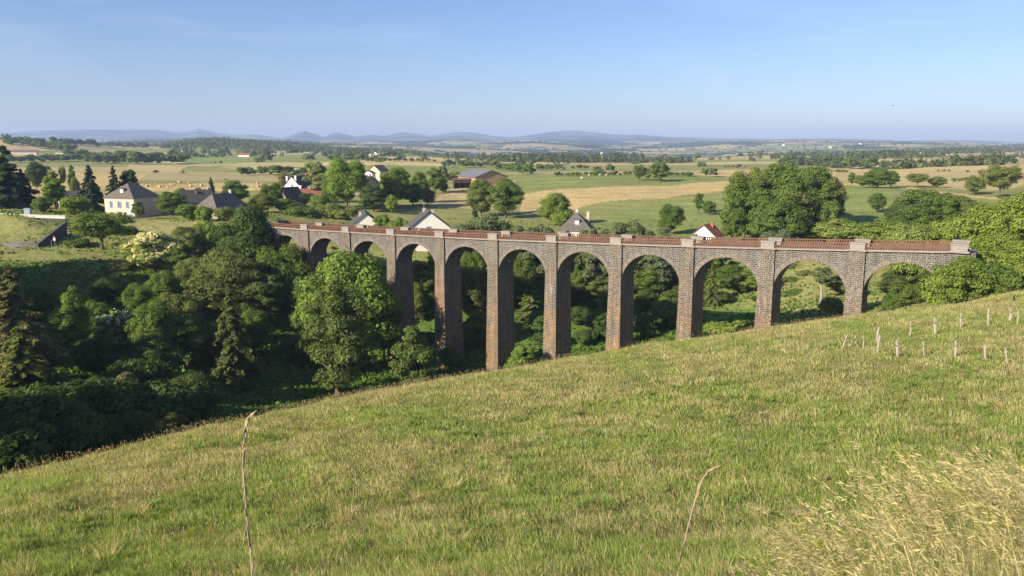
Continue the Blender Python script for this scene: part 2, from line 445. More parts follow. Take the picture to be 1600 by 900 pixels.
# ------------------------------------------------------------------ ground sheet
def ray_poly(pts, ymin):
    return np.array([ray_ground(u, v, ymin) for u, v in pts])
def in_poly(x, y, P):
    c = np.zeros(len(x), bool); j = len(P) - 1
    for i in range(len(P)):
        xi, yi = P[i]; xj, yj = P[j]
        m = ((yi > y) != (yj > y)) & (x < (xj - xi) * (y - yi) / (yj - yi + 1e-12) + xi)
        c ^= m; j = i
    return c
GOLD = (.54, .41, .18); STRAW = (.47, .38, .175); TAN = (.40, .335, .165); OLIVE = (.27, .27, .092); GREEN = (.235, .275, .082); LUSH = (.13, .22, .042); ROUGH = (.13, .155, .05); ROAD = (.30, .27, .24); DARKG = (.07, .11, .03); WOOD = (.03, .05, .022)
FIELDS = [  # (colour, nearest distance, image outline)
 (GREEN, 200, [(930,345),(960,331),(1010,320),(1080,312),(1130,305),(1180,300),(1180,372),(1060,372),(940,360)]),
 (GOLD, 200, [(812,326),(820,303),(870,296),(960,291.5),(1060,290),(1100,285),(1140,282.5),(1140,298),(1090,303),(1040,310),(990,311.5),(940,316),(905,325),(870,338),(815,335)]),
 (GREEN, 240, [(812,300),(808,281),(860,275.5),(900,274),(990,274),(1060,275),(1150,276),(1150,282),(1090,284),(1050,290),(960,290),(880,294)]),
 (STRAW, 200, [(672,322),(690,303),(716,292),(752,288),(800,300),(806,318),(770,328),(715,329)]),
 (OLIVE, 200, [(560,350),(600,325),(720,325),(800,330),(800,352)]),
 (GOLD, 230, [(-60,322),(-60,268),(240,271),(240,312),(90,330)]),
 (GOLD, 230, [(205,300),(210,287),(300,286),(400,286),(440,290),(440,298),(300,300)]),
 (OLIVE, 230, [(205,287),(215,282),(300,283),(330,282),(325,286),(300,287)]),
 (TAN, 230, [(215,282),(230,272),(300,268),(420,270),(440,283),(330,284)]),
 (STRAW, 300, [(200,262),(200,257.5),(290,258),(400,255),(480,253),(480,259),(420,264),(375,258),(290,260),(280,268),(250,272)]),
 (GREEN, 500, [(290,256),(290,248),(330,244),(395,245),(395,254),(340,256)]),
 (GREEN, 500, [(420,252),(430,245),(480,241),(560,243),(560,252),(470,254)]),
 (OLIVE, 250, [(280,268),(285,262),(310,259.5),(350,262),(380,266),(380,270)]),
 (GREEN, 210, [(1305,330),(1310,300),(1320,287),(1380,291),(1440,297),(1500,304),(1550,310),(1560,340),(1300,372)]),
 (GOLD, 260, [(1305,287),(1308,283),(1380,290),(1440,296),(1500,302),(1555,308),(1560,312),(1500,306),(1440,299),(1380,293.5)]),
 (STRAW, 310, [(1300,282),(1310,270),(1400,266.5),(1440,269),(1490,263),(1520,258),(1570,254),(1600,262),(1600,290),(1560,300),(1450,292),(1400,289)]),
 (GOLD, 400, [(1440,268),(1480,262.5),(1530,257),(1568,254),(1575,259),(1500,266)]),
 ((.31, .29, .11), 185, [(150,347),(240,344),(420,344),(420,360),(330,368),(180,362)]),
 (ROUGH, 100, [(-200,425),(0,425),(180,432),(330,440),(340,540),(-200,580)]),
 (ROAD, 120, [(-80,382.5),(58,381.5),(62,386),(-80,391)]),
 (OLIVE, 130, [(1215,498),(1215,430),(1345,430),(1345,498)]),
 (LUSH, 105, [(400,640),(420,590),(560,560),(700,550),(800,560),(780,600),(700,620),(560,640),(430,660)]),
 (LUSH, 140, [(1000,560),(1000,490),(1200,480),(1200,540)]),
]
def cell_fields(x, y, sx, sy, seed):
    """patchwork of fields: index of the nearest jittered cell, and the gap between nearest and second nearest"""
    px = x / sx; py = y / sy
    ix = np.floor(px).astype(int); iy = np.floor(py).astype(int)
    best = np.full(len(x), 9.); sec = np.full(len(x), 9.); bid = np.zeros(len(x))
    for dx in (-1, 0, 1):
        for dy in (-1, 0, 1):
            cx = ix + dx; cy = iy + dy
            h1 = _N[(cx * 7 + seed) % 256, (cy * 13 + 5) % 256]; h2 = _N[(cx * 11 + 91) % 256, (cy * 5 + seed) % 256]
            d = np.maximum(np.abs(cx + h1 - px), np.abs(cy + h2 - py)) * .6 + .4 * np.hypot(cx + h1 - px, cy + h2 - py)
            n_ = d < best
            sec = np.where(n_, best, np.minimum(sec, d)); best = np.where(n_, d, best)
            bid = np.where(n_, _N[(cx * 3 + 40 + seed) % 256, (cy * 17 + 60) % 256], bid)
    return bid, sec - best
def wood_mask(x, y):
    w = fbm(x / 420 + 31, y / 420 + 8, 4)
    return w
def ground_colours(x, y, z):
    n = len(x)
    r = np.hypot(x, y)
    c = np.tile(np.array(OLIVE), (n, 1))
    # far patchwork
    wx = x + 60 * (fbm(x / 300, y / 300, 2) - .5); wy = y + 60 * (fbm(x / 280 + 9, y / 280, 2) - .5)
    bid, gap = cell_fields(wx, wy, 190, 150, 3)
    bid2, gap2 = cell_fields(wx, wy, 420, 330, 11)
    pal = np.array([GREEN, STRAW, OLIVE, GOLD, TAN, GREEN, OLIVE, STRAW, TAN])
    far = r > 480
    c[far] = pal[np.clip((bid[far] * len(pal)).astype(int), 0, len(pal) - 1)]
    vf = r > 2600
    pal2 = np.array([OLIVE, TAN, TAN, STRAW, OLIVE, TAN, GREEN, STRAW])
    c[vf] = pal2[np.clip((bid2[vf] * len(pal2)).astype(int), 0, len(pal2) - 1)]
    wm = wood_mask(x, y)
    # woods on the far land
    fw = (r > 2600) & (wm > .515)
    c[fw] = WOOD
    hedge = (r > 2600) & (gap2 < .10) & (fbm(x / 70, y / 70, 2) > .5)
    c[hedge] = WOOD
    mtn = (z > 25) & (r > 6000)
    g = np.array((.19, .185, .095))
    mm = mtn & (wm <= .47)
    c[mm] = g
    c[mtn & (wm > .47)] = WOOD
    # named fields
    for colr, ymin, P in FIELDS_W:
        box = (y > P[:, 1].min()) & (y < P[:, 1].max()) & (x > P[:, 0].min()) & (x < P[:, 0].max())
        idx = np.nonzero(box)[0]
        if len(idx):
            m = in_poly(x[idx], y[idx], P)
            c[idx[m]] = colr
    # damp valley floor
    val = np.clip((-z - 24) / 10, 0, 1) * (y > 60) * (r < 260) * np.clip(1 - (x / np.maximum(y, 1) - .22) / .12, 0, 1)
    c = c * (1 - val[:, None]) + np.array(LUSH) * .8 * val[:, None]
    # near meadow
    yc = np.interp(np.clip(x / np.maximum(y, .1), -1.4, 1.4), crest_a, crest_y)
    near = np.clip((yc + 12 - r) / 12, 0, 1) * (y > -50)
    p = fbm(x / 6, y / 6, 4)
    mc = np.array((.23, .265, .075)) + (np.clip((p - .40) * 2.0, 0, 1))[:, None] * (np.array((.34, .30, .14)) - np.array((.23, .265, .075)))
    c = c * (1 - near[:, None]) + mc * near[:, None]
    # gentle tone change everywhere
    k = .82 + .36 * fbm(x / 25, y / 25, 4) * 1.0
    k2 = .9 + .2 * fbm(x / 4 + 3, y / 2.2, 2)
    # swaths and tramlines of the mown and sown fields
    ang = 6.283 * vnoise(x / 260 + 40, y / 260); dd = x * np.cos(ang * .3 + .4) + y * np.sin(ang * .3 + .4)
    band = 1 + .075 * np.sin(dd / 2.4 + 3 * fbm(x / 40, y / 40, 2)) * np.clip((r - 200) / 80, 0, 1) * np.clip((900 - r) / 300, 0, 1)
    blotch = .86 + .28 * fbm(x / 60 + 11, y / 60, 4)
    return c * (k * k2 * band * np.where(r > 200, blotch, 1))[:, None]
FIELDS_W = [(c, ym, ray_poly(P, ym)) for c, ym, P in FIELDS]

def build_ground():
    th = np.concatenate([np.linspace(-math.pi, -.72, 60, endpoint=False), np.linspace(-.72, .72, 1150), np.linspace(.72, math.pi, 61)[1:-1]])
    rr = np.exp(np.concatenate([np.linspace(math.log(.7), math.log(60), 150, endpoint=False), np.linspace(math.log(60), math.log(1500), 330, endpoint=False), np.linspace(math.log(1500), math.log(15500), 170)]))
    T, RR = np.meshgrid(th, rr)
    X = RR * np.sin(T); Y = RR * np.cos(T)
    Z = terrain(X, Y)
    nt_, nr = len(th), len(rr)
    verts = np.stack([X, Y, Z], -1).reshape(-1, 3)
    i = np.arange(nr - 1)[:, None] * nt_ + np.arange(nt_)[None, :]
    j = np.arange(nr - 1)[:, None] * nt_ + (np.arange(nt_)[None, :] + 1) % nt_
    quads = np.stack([i, j, j + nt_, i + nt_], -1).reshape(-1, 4)
    cen = len(verts); verts = np.vstack([verts, [[0, 0, -1.64]]])
    k = np.arange(nt_)
    tris = np.stack([np.full(nt_, cen), (k + 1) % nt_, k], -1)
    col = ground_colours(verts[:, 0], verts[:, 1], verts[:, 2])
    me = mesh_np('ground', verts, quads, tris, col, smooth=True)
    m = bpy.data.materials.new('ground')
    n, l, b = nodes_of(m)
    at_ = n.new('ShaderNodeAttribute'); at_.attribute_name = 'tint'
    tc = n.new('ShaderNodeTexCoord')
    no = n.new('ShaderNodeTexNoise'); no.inputs['Scale'].default_value = .8; no.inputs['Detail'].default_value = 8; no.inputs['Roughness'].default_value = .7
    l.new(tc.outputs['Object'], no.inputs['Vector'])
    mr = n.new('ShaderNodeMapRange'); mr.inputs['From Min'].default_value = .3; mr.inputs['From Max'].default_value = .7; mr.inputs['To Min'].default_value = .62; mr.inputs['To Max'].default_value = 1.3
    l.new(no.outputs['Fac'], mr.inputs['Value'])
    mx = n.new('ShaderNodeMix'); mx.data_type = 'RGBA'; mx.blend_type = 'MULTIPLY'; mx.inputs[0].default_value = 1
    l.new(at_.outputs['Color'], mx.inputs[6]); l.new(mr.outputs[0], mx.inputs[7])
    l.new(mx.outputs[2], b.inputs['Base Color'])
    b.inputs['Roughness'].default_value = 1; b.inputs['Specular IOR Level'].default_value = .05
    bump = n.new('ShaderNodeBump'); bump.inputs['Strength'].default_value = .8; bump.inputs['Distance'].default_value = .35
    l.new(no.outputs['Fac'], bump.inputs['Height']); l.new(bump.outputs['Normal'], b.inputs['Normal'])
    o = link_mesh('ground', me, m)
    tag(o, kind='structure')
    return float(verts[:, 2].min()), float(verts[:, 2].max())
ZMIN, ZMAX = build_ground()

# ------------------------------------------------------------------ haze
def build_haze():
    mb = MB(); s = 15700
    mb.box(-s, s, -s, s, ZMIN - 1, max(ZMAX, 10) + 4)
    m = bpy.data.materials.new('haze'); m.use_nodes = True
    n = m.node_tree.nodes; l = m.node_tree.links
    n.remove(n['Principled BSDF'])
    v = n.new('ShaderNodeVolumePrincipled')
    v.inputs['Color'].default_value = (.50, .64, .98, 1)
    v.inputs['Density'].default_value = HAZE_DENSITY
    l.new(v.outputs[0], n['Material Output'].inputs['Volume'])
    o = mb.build('haze', m, uv=False)
    tag(o, kind='stuff')
if HAZE_DENSITY: build_haze()

# ------------------------------------------------------------------ viaduct
VX, VY, VTH = 1.6158, 133.068, 0.56587
BAY = 12.0
def cap_z(t): return -15.50 + .03242 * t + 1.8e-4 * t * t
def build_viaduct():
    root = empty('stone_viaduct', (VX, VY, 0), -VTH)
    tag(root, 'long brown stone railway viaduct of tall round arches crossing the wooded valley', 'viaduct')
    spandrel_m = masonry('spandrel_stone', (.070, .067, .064), (.143, .132, .120), (.31, .29, .262), .60, .27, .042, (.20, .165, .13), .30)
    pier_m = masonry('pier_stone', (.078, .070, .062), (.172, .146, .120), (.30, .262, .215), .60, .27, .042, (.24, .195, .15), .30, (1.75, 1.12, .55), (-32, -19))
    ring_m = masonry('voussoir_stone', (.20, .172, .145), (.28, .24, .20), (.10, .085, .072), .28, .75, .03)
    pale_m = plain('pale_cut_stone', (.30, .265, .225), .9, .35, 2.5)
    rust_m = plain('rusty_brown_openwork', (.185, .103, .068), .9, .5, .9)
    deck_m = plain('deck_ballast', (.20, .18, .15), 1, .3, 4)
    D = 5.0
    W = 2.05
    piers = list(range(-1, 11))
    def T(i): return (i - 4.5) * BAY
    for i in piers:
        t = T(i)
        zt = cap_z(t) - 1.18
        wx = VX + t * math.cos(VTH); wy = VY - t * math.sin(VTH)
        gz = min(tz(wx + dx, wy + dy) for dx in (-3, 0, 3) for dy in (-1, 2, 5)) - 1.5
        h = zt - gz
        b = h * .0125; bd = h * .02
        if i < 10:
            p = MB()
            n = 6
            prev = None
            p.hexa([(t-W/2-b, -bd, gz), (t+W/2+b, -bd, gz), (t+W/2+b, D+bd, gz), (t-W/2-b, D+bd, gz),
                    (t-W/2, 0, zt), (t+W/2, 0, zt), (t+W/2, D, zt), (t-W/2, D, zt)])
            p.build('pier', pier_m, root)
        for (y0, y1) in ((-.16, .85), (D-.85, D+.16)):
            c = MB()
            w = W/2 + .02
            c.box(t-w-.16, t+w+.16, y0-.10, y1+.10, zt+.004, zt+.24)
            c.box(t-w+.10, t+w-.10, y0, y1, zt+.24, zt+1.02)
            c.box(t-w+.0, t+w-.0, y0-.08, y1+.08, zt+1.02, zt+1.2)
            c.build('pillar_cap', pale_m, root)
    for i in piers[:-1]:
        t0 = T(i) + W/2 - .15; t1 = T(i+1) - W/2 + .15
        ta, tb = T(i) + W/2, T(i+1) - W/2
        tm = (ta + tb) / 2; rad = (tb - ta) / 2
        zc = cap_z(tm) - 2.62                   # intrados crown
        zs = zc - rad                           # springing
        y0, y1 = .28, D - .28
        NSEG = 24
        ang = [math.pi - math.pi * k / NSEG for k in range(NSEG + 1)]
        arc = [(tm + rad * math.cos(a), zs + rad * math.sin(a)) for a in ang]
        def topz(t): return cap_z(t) - 1.18
        mb = MB()
        pts = [(t0, zs)] + arc + [(t1, zs)]
        for k in range(len(pts) - 1):
            (xa, za), (xb, zb) = pts[k], pts[k+1]
            if abs(xa - xb) < 1e-6: continue
            mb.add([(xa,y0,za),(xb,y0,zb),(xb,y0,topz(xb)),(xa,y0,topz(xa)),(xa,y1,za),(xb,y1,zb),(xb,y1,topz(xb)),(xa,y1,topz(xa))],
                   [(0,1,2,3),(5,4,7,6),(1,0,4,5),(3,2,6,7)])
        mb.build('spandrel_arch', spandrel_m, root)
        for side in (0, 1):
            rg = MB()
            ya, yb = (y0-.05, y0+.02) if side == 0 else (y1-.02, y1+.05)
            ro = rad + .62
            for k in range(NSEG):
                a, b = ang[k], ang[k+1]
                def q(r_, a_, y_): return (min(max(tm + r_*math.cos(a_), ta+.004), tb-.004), y_, zs + r_*math.sin(a_))
                ri = rad - .02
                rg.add([q(ri,a,ya), q(ri,b,ya), q(ro,b,ya), q(ro,a,ya), q(ri,a,yb), q(ri,b,yb), q(ro,b,yb), q(ro,a,yb)],
                       [(0,1,2,3),(5,4,7,6),(1,0,4,5),(3,2,6,7)])
            me = rg.mesh('arch_ring', uv=False)
            l = me.uv_layers.new(name='UVMap')
            for p_ in me.polygons:
                for li in p_.loop_indices:
                    c = me.vertices[me.loops[li].vertex_index].co
                    a_ = math.atan2(c.z - zs, c.x - tm)
                    l.data[li].uv = (a_ * rad, math.hypot(c.x - tm, c.z - zs) - rad)
            link_mesh('arch_ring', me, ring_m, root)
            # cornice below the openwork
            co = MB()
            ca, cb = T(i) + W/2 + .19, T(i+1) - W/2 - .19
            ys0, ys1 = (-.05, .5) if side == 0 else (D-.5, D+.05)
            NS = 4
            for k in range(NS):
                xa, xb = ca + (cb-ca)*k/NS, ca + (cb-ca)*(k+1)/NS
                za, zb = topz(xa), topz(xb)
                co.hexa([(xa,ys0,za-.02),(xb,ys0,zb-.02),(xb,ys1,zb-.02),(xa,ys1,za-.02),(xa,ys0,za+.20),(xb,ys0,zb+.20),(xb,ys1,zb+.20),(xa,ys1,za+.20)])
            co.build('cornice', pale_m, root)
            # openwork parapet: three rails and two rows of short uprights
            ba = MB()
            pa, pb = T(i) + W/2 - .06, T(i+1) - W/2 + .06
            yp0, yp1 = (.06, .30) if side == 0 else (D-.30, D-.06)
            def rail(z0, z1, e=0.0):
                for k in range(NS):
                    xa, xb = pa + (pb-pa)*k/NS, pa + (pb-pa)*(k+1)/NS
                    za, zb = topz(xa), topz(xb)
                    ba.hexa([(xa,yp0-e,za+z0),(xb,yp0-e,zb+z0),(xb,yp1+e,zb+z0),(xa,yp1+e,za+z0),(xa,yp0-e,za+z1),(xb,yp0-e,zb+z1),(xb,yp1+e,zb+z1),(xa,yp1+e,za+z1)])
            rail(.204, .31, .02); rail(.61, .68); rail(.98, 1.10, .03)
            nb = 30
            gone = {random.randrange(nb) for _ in range(2)}
            for row, (z0, z1) in enumerate(((.31, .61), (.68, .98))):
                for k in range(nb):
                    if k in gone and row: continue
                    x = pa + (pb-pa) * (k + (.5 if row else .25)) / nb
                    za = topz(x)
                    ba.box(x-.07, x+.07, yp0+.015, yp1-.015, za+z0, za+z1)
            ba.build('openwork_parapet', rust_m, root)
    dk = MB()
    NS = 44
    ta, tb = T(-1) - 1, T(10) + 1
    for k in range(NS):
        xa, xb = ta + (tb-ta)*k/NS, ta + (tb-ta)*(k+1)/NS
        za, zb = cap_z(xa) - 1.13, cap_z(xb) - 1.13
        dk.hexa([(xa,.5,za-.3),(xb,.5,zb-.3),(xb,D-.5,zb-.3),(xa,D-.5,za-.3),(xa,.5,za+.12),(xb,.5,zb+.12),(xb,D-.5,zb+.12),(xa,D-.5,za+.12)])
    dk.build('deck', deck_m, root)
    for (xa, xb) in ((T(-1)-3.5, T(-1)-W/2+.1), (T(10)-W/2, T(10)+1.9)):
        ab = MB()
        za = cap_z((xa+xb)/2) - 1.2
        ab.box(xa, xb, .15, D-.15, za-12, za)
        ab.build('abutment', spandrel_m, root)
    return root
build_viaduct()

# ------------------------------------------------------------------ tree prototypes
def unit(n, r):
    v = r.normal(size=(n, 3)); return v / np.linalg.norm(v, axis=1, keepdims=True)
def leaf_quads(c, nrm, size, r, aspect=1.5):
    """one diamond per leaf clump"""
    n = len(c)
    nrm = nrm / np.linalg.norm(nrm, axis=1, keepdims=True)
    t = np.cross(nrm, unit(n, r)); t /= np.linalg.norm(t, axis=1, keepdims=True) + 1e-9
    b = np.cross(nrm, t)
    s = (np.asarray(size) * (.6 + .8 * r.random(n)))[:, None]
    fold = nrm * s * (r.random(n)[:, None] - .5) * .5
    v = np.stack([c - t*s*aspect*.5, c - b*s*.5 + fold, c + t*s*aspect*.5, c + b*s*.5 + fold], 1).reshape(-1, 3)
    q = np.arange(n * 4).reshape(-1, 4)
    return v, q
def leaf_tints(n, r, amt=.28, clump=None):
    k = 1 + amt * (r.random(n) - .5) * 2
    c = np.stack([k * (1 + .22 * (r.random(n) - .5)), k, k * (1 + .2 * (r.random(n) - .5))], 1)
    if clump is not None: c = c * clump[:, None]
    return np.repeat(c, 4, axis=0)
def broad(seed, H=14., Wd=11., base=.2, lobes=46, leaves=12000, size=.46, spread=.23, shape='round', open_=0.0, limbs=9):
    r = np.random.default_rng(seed)
    cz = H * (1 + base) / 2; hz = H * (1 - base) / 2
    L = []
    while len(L) < lobes:
        d = unit(1, r)[0]; f = r.random() ** .4 * .82
        p = d * f
        zf = p[2]
        wprof = 1.0
        if shape == 'cone': wprof = .42 + .58 * (1 - (zf + 1) / 2) ** .8
        if shape == 'tall': wprof = .75 + .25 * (1 - abs(zf))
        if shape == 'dome': wprof = 1.0 if zf > -.2 else .9
        if zf < -.75 and r.random() < (.5 if base > .03 else 0): continue
        L.append((p[0] * Wd/2 * wprof * (.9 + .25*r.random()), p[1] * Wd/2 * wprof * (.9 + .25*r.random()), cz + zf * hz, (spread * (.65 + .7*r.random())) * Wd/2 * 1.15 * (wprof**.5)))
    L = np.array(L)
    wts = L[:, 3] ** 2; wts = wts / wts.sum()
    cnt = r.multinomial(leaves, wts)
    C = []; N = []; K = []
    for (x, y, z, rad), m in zip(L, cnt):
        d = unit(m, r)
        d[:, 2] = np.where(d[:, 2] < -.2, d[:, 2] * (r.random(m) < .75) * .6, d[:, 2])
        rr_ = rad * (.40 + .78 * r.random(m) ** .75)
        p = np.array([x, y, z]) + d * rr_[:, None] * np.array([1, 1, .78])
        C.append(p); N.append(d * 1.25 + .7 * unit(m, r) + np.array([0, 0, .3])); K.append(np.full(m, .86 + .28 * r.random()))
    C = np.vstack(C); N = np.vstack(N); K = np.concatenate(K)
    C[:, 2] = np.maximum(C[:, 2], .1)
    v, q = leaf_quads(C, N, size, r)
    crown = mesh_np('crown', v, q, None, leaf_tints(len(C), r, .28, K)); crown.materials.append(M_LEAF)
    tb = MB()
    r0 = .028 * H * (.8 if base > .3 else 1)
    top = cz + hz * .5
    wob = lambda a: (a * (r.random() - .5))
    pts = [(0, 0, -.8), (wob(.2), wob(.2), H*base*.6), (wob(.5), wob(.5), cz*.75), (wob(.9), wob(.9), top)]
    tb.tube(pts, [r0*1.25, r0*.9, r0*.6, r0*.15], 8)
    for k in r.choice(len(L), limbs, replace=False):
        x, y, z, _ = L[k]
        z0 = max(H*base*.7, min(z - .25*math.hypot(x, y) - 1, top*.9))
        f = z0 / top
        tb.tube([(pts[2][0]*f, pts[2][1]*f, z0), (x*.5, y*.5, z0 + (z-z0)*.42), (x, y, z)], [r0*.42*(1-f*.5), r0*.26, r0*.07], 5, cap=False)
    trunk = tb.mesh('trunk', uv=False, smooth=True); trunk.materials.append(M_BARK)
    return dict(crown=crown, trunk=trunk, H=H, W=Wd * 1.0, L=L, r=r)
def conifer(seed, H=16., Wd=7., leaves=9000, size=.42, droop=.35, base=.06, ragged=.25):
    r = np.random.default_rng(seed)
    C = []; N = []; tb = MB()
    z = H * base
    dirs = []
    nlev = 30
    for k in range(nlev):
        f = k / nlev
        z = H * (base + (1 - base) * f)
        rad = Wd/2 * (1 - f) ** .85 * (1 - .5 * max(0, .12 - f) / .12)
        for _ in range(max(4, int(8 - 4 * f))):
            a = r.random() * 6.283; ln = rad * (1 - ragged + 2 * ragged * r.random())
            dirs.append((z + H * .02 * (r.random() - .5), a, ln))
    tot = sum(d[2] + .3 for d in dirs)
    for z, a, ln in dirs:
        m = max(4, int(leaves * (ln + .3) / tot))
        s = r.random(m) ** .7
        w = (r.random(m) - .5) * ln * .5 * (1 - s * .75)
        x = np.cos(a) * s * ln - np.sin(a) * w; y = np.sin(a) * s * ln + np.cos(a) * w
        zz = z - droop * ln * s ** 1.3 - .25 * np.abs(w) + .12 * (r.random(m) - .5) * 2 - (r.random(m) ** 2) * .35 * ln * .4
        C.append(np.stack([x, y, zz], 1)); N.append(np.stack([np.cos(a) * .5 + 0 * x, np.sin(a) * .5 + 0 * x, 0 * x + .8], 1) + .75 * unit(m, r))
        if ln > 1: tb.tube([(0, 0, z), (math.cos(a)*ln*.8, math.sin(a)*ln*.8, z - droop*ln*.75)], [.05, .015], 4, cap=False)
    C = np.vstack(C); N = np.vstack(N); C[:, 2] = np.maximum(C[:, 2], .15)
    v, q = leaf_quads(C, N, size, r, 1.9)
    crown = mesh_np('crown', v, q, None, leaf_tints(len(C), r, .3)); crown.materials.append(M_LEAF)
    tb.tube([(0, 0, -.8), (0, 0, H*.5), (0, 0, H*.99)], [.02*H, .012*H, .03], 7)
    trunk = tb.mesh('trunk', uv=False, smooth=True); trunk.materials.append(M_BARK)
    return dict(crown=crown, trunk=trunk, H=H, W=Wd * .97, r=r)
def blossom(proto, seed, n=9000, size=.36):
    """flat cream flower heads on the outer lobes"""
    r = np.random.default_rng(seed)
    L = proto['L']
    C = []; N = []
    for x, y, z, rad in L:
        m = int(n / len(L))
        heads = unit(max(3, m // 9), r); heads[:, 2] = np.abs(heads[:, 2]) * .8 + .05
        heads /= np.linalg.norm(heads, axis=1, keepdims=True)
        for h in heads:
            k = 9
            p = np.array([x, y, z]) + h * rad * 1.06 * np.array([1, 1, .85]) + r.normal(size=(k, 3)) * .22
            C.append(p); N.append(np.tile(h, (k, 1)) + .5 * unit(k, r))
    C = np.vstack(C); N = np.vstack(N)
    v, q = leaf_quads(C, N, size, r, 1.1)
    me = mesh_np('blossom', v, q, None, leaf_tints(len(C), r, .2)); me.materials.append(M_LEAF)
    return me

P = {}
P['round'] = [broad(11, 14, 12, .05, 95, 34000, .29), broad(12, 14, 11, .04, 90, 34000, .29, .25), broad(13, 14, 13, .06, 110, 34000, .29, .23)]
P['tall'] = [broad(21, 16, 8, .08, 66, 22000, .31, .26, 'tall'), broad(22, 17, 8.5, .05, 70, 22000, .31, .25, 'tall')]
P['airy'] = [broad(31, 17, 11, -.03, 130, 26000, .23, .19, 'tall', limbs=22), broad(32, 15, 12, .0, 130, 26000, .23, .18, 'round', limbs=22)]
P['cone'] = [broad(41, 16, 10, .06, 90, 22000, .31, .22, 'cone', limbs=14), broad(42, 12, 9, .04, 80, 20000, .28, .24, 'cone', limbs=10)]
P['open'] = [broad(51, 10, 14, .30, 70, 15000, .30, .20, 'dome', limbs=16), broad(52, 11, 13, .26, 66, 15000, .30, .21, 'dome', limbs=14)]
P['bush'] = [broad(61, 5, 7, .0, 46, 12000, .27, .27, 'dome', limbs=5), broad(62, 4.5, 7, .0, 50, 12000, .26, .25, 'dome', limbs=5), broad(63, 5, 6, .0, 42, 12000, .27, .28, 'dome', limbs=5)]
P['willow'] = [broad(71, 9, 9, .05, 70, 18000, .25, .22, 'dome', limbs=10), broad(72, 8, 10, .05, 74, 18000, .25, .21, 'dome', limbs=10)]
P['spruce'] = [conifer(81, 16, 7.5, 20000, .32), conifer(82, 16, 7, 20000, .32, .45, .05, .35)]
P['fir'] = [conifer(91, 18, 11, 24000, .38, .25, .04, .4), conifer(92, 18, 10, 24000, .38, .5, .04, .45)]
P['birch'] = [broad(95, 13, 5.5, .40, 24, 2600, .30, .25, 'tall', limbs=10)]
P['far'] = [broad(101, 10, 9, .12, 22, 1100, 1.0, .3), broad(102, 10, 8, .1, 20, 1000, 1.0, .3), broad(103, 9, 10, .1, 24, 1100, 1.0, .28)]
P['farbush'] = [broad(111, 5, 8, .0, 18, 900, .8, .3, 'dome', limbs=3)]
BLOOM = {}

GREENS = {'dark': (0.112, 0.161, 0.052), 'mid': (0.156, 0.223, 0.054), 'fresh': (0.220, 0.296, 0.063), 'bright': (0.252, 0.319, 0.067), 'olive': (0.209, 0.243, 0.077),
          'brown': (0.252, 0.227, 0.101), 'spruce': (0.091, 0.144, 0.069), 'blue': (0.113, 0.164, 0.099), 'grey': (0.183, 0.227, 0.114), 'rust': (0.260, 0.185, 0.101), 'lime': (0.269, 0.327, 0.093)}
used = {}
def tree(name, kind, u, v_top, Y, wpx, colour, label, cat='tree', group=None, variant=None, bloom=None, trunk_m=None, parts=True, lean=0.0, heads=9000):
    """a tree standing on the ground at distance Y under column u; its top reaches image row v_top, its crown is wpx wide"""
    x, y, z = at(u, Y)
    z = float(z)
    H = max(top_z(v_top, Y) - z, .8)
    Wm = wpx * Y / F
    x = (u - 800) / F * (Y * CP - (z + H * .6) * SP)
    z = tz(x, Y)
    ratio = H / max(Wm, .1)
    if kind in ('bush', 'willow') and ratio > .95:
        kind = 'tall' if ratio > 1.5 else 'round'
        if bloom: variant = 0
    lst = P[kind]
    k = used.get(kind, 0); used[kind] = k + 1
    p = lst[(variant if variant is not None else k) % len(lst)]
    c = GREENS[colour] if isinstance(colour, str) else colour
    j = 1 + .16 * (random.random() - .5)
    c = (c[0] * j * (1 + .1*(random.random()-.5)), c[1] * j, c[2] * j)
    if kind in ('bush', 'willow', 'farbush') and H < Wm / 2.2:     # a low dome: its foot is hidden in the ground growth
        z -= Wm / 2.2 - H; H = Wm / 2.2
    elif kind not in ('bush', 'willow', 'farbush') and Wm > 1.55 * H:
        Wm = 1.55 * H
    S = (Wm / p['W'], Wm / p['W'], H / p['H'])
    rz = random.random() * 6.28
    if parts:
        root = empty(name, (x, Y, z), rz)
        root.scale = S
        root.rotation_euler = (lean, 0, rz)
        cr = link_mesh('crown', p['crown'], None, root); cr.color = (*c, 1)
        tr = link_mesh('trunk', p['trunk'], None, root)
        if trunk_m:
            me = p['trunk'].copy(); me.materials[0] = trunk_m; tr.data = me
        if bloom:
            key = (id(p), heads)
            if key not in BLOOM: BLOOM[key] = blossom(p, 5, heads)
            b = link_mesh('blossom', BLOOM[key], None, root); b.color = (*bloom, 1)
    else:
        root = link_mesh(name, p['crown'], None)
        root.location = (x, Y, z); root.rotation_euler = (0, 0, rz); root.scale = S; root.color = (*c, 1)
    tag(root, label, cat, group)
    return root

# ------------------------------------------------------------------ buildings
M_SLATE = masonry('slate_roof', (.085, .082, .085), (.135, .125, .12), (.06, .06, .06), .35, .22, .015)
M_LAUZE = masonry('old_grey_roof', (.15, .135, .12), (.21, .185, .16), (.09, .08, .075), .35, .25, .02)
M_BROWNROOF = masonry('brown_tiles', (.20, .13, .095), (.28, .18, .13), (.10, .07, .06), .3, .25, .02)
M_REDROOF = masonry('red_tiles', (.27, .115, .075), (.34, .15, .095), (.16, .07, .05), .3, .25, .02)
M_STEELROOF = plain('grey_sheet_roof', (.17, .17, .19), .7, .15, .4)
M_WHITE = plain('white_render', (.78, .75, .68), .9, .08, .8)
M_CREAM = plain('cream_render', (.66, .535, .43), .9, .10, .8)
M_BEIGE = plain('beige_render', (.60, .50, .38), .9, .12, .8)
M_STONE = masonry('rubble_stone', (.30, .23, .18), (.42, .33, .26), (.46, .40, .33), .5, .28, .04)
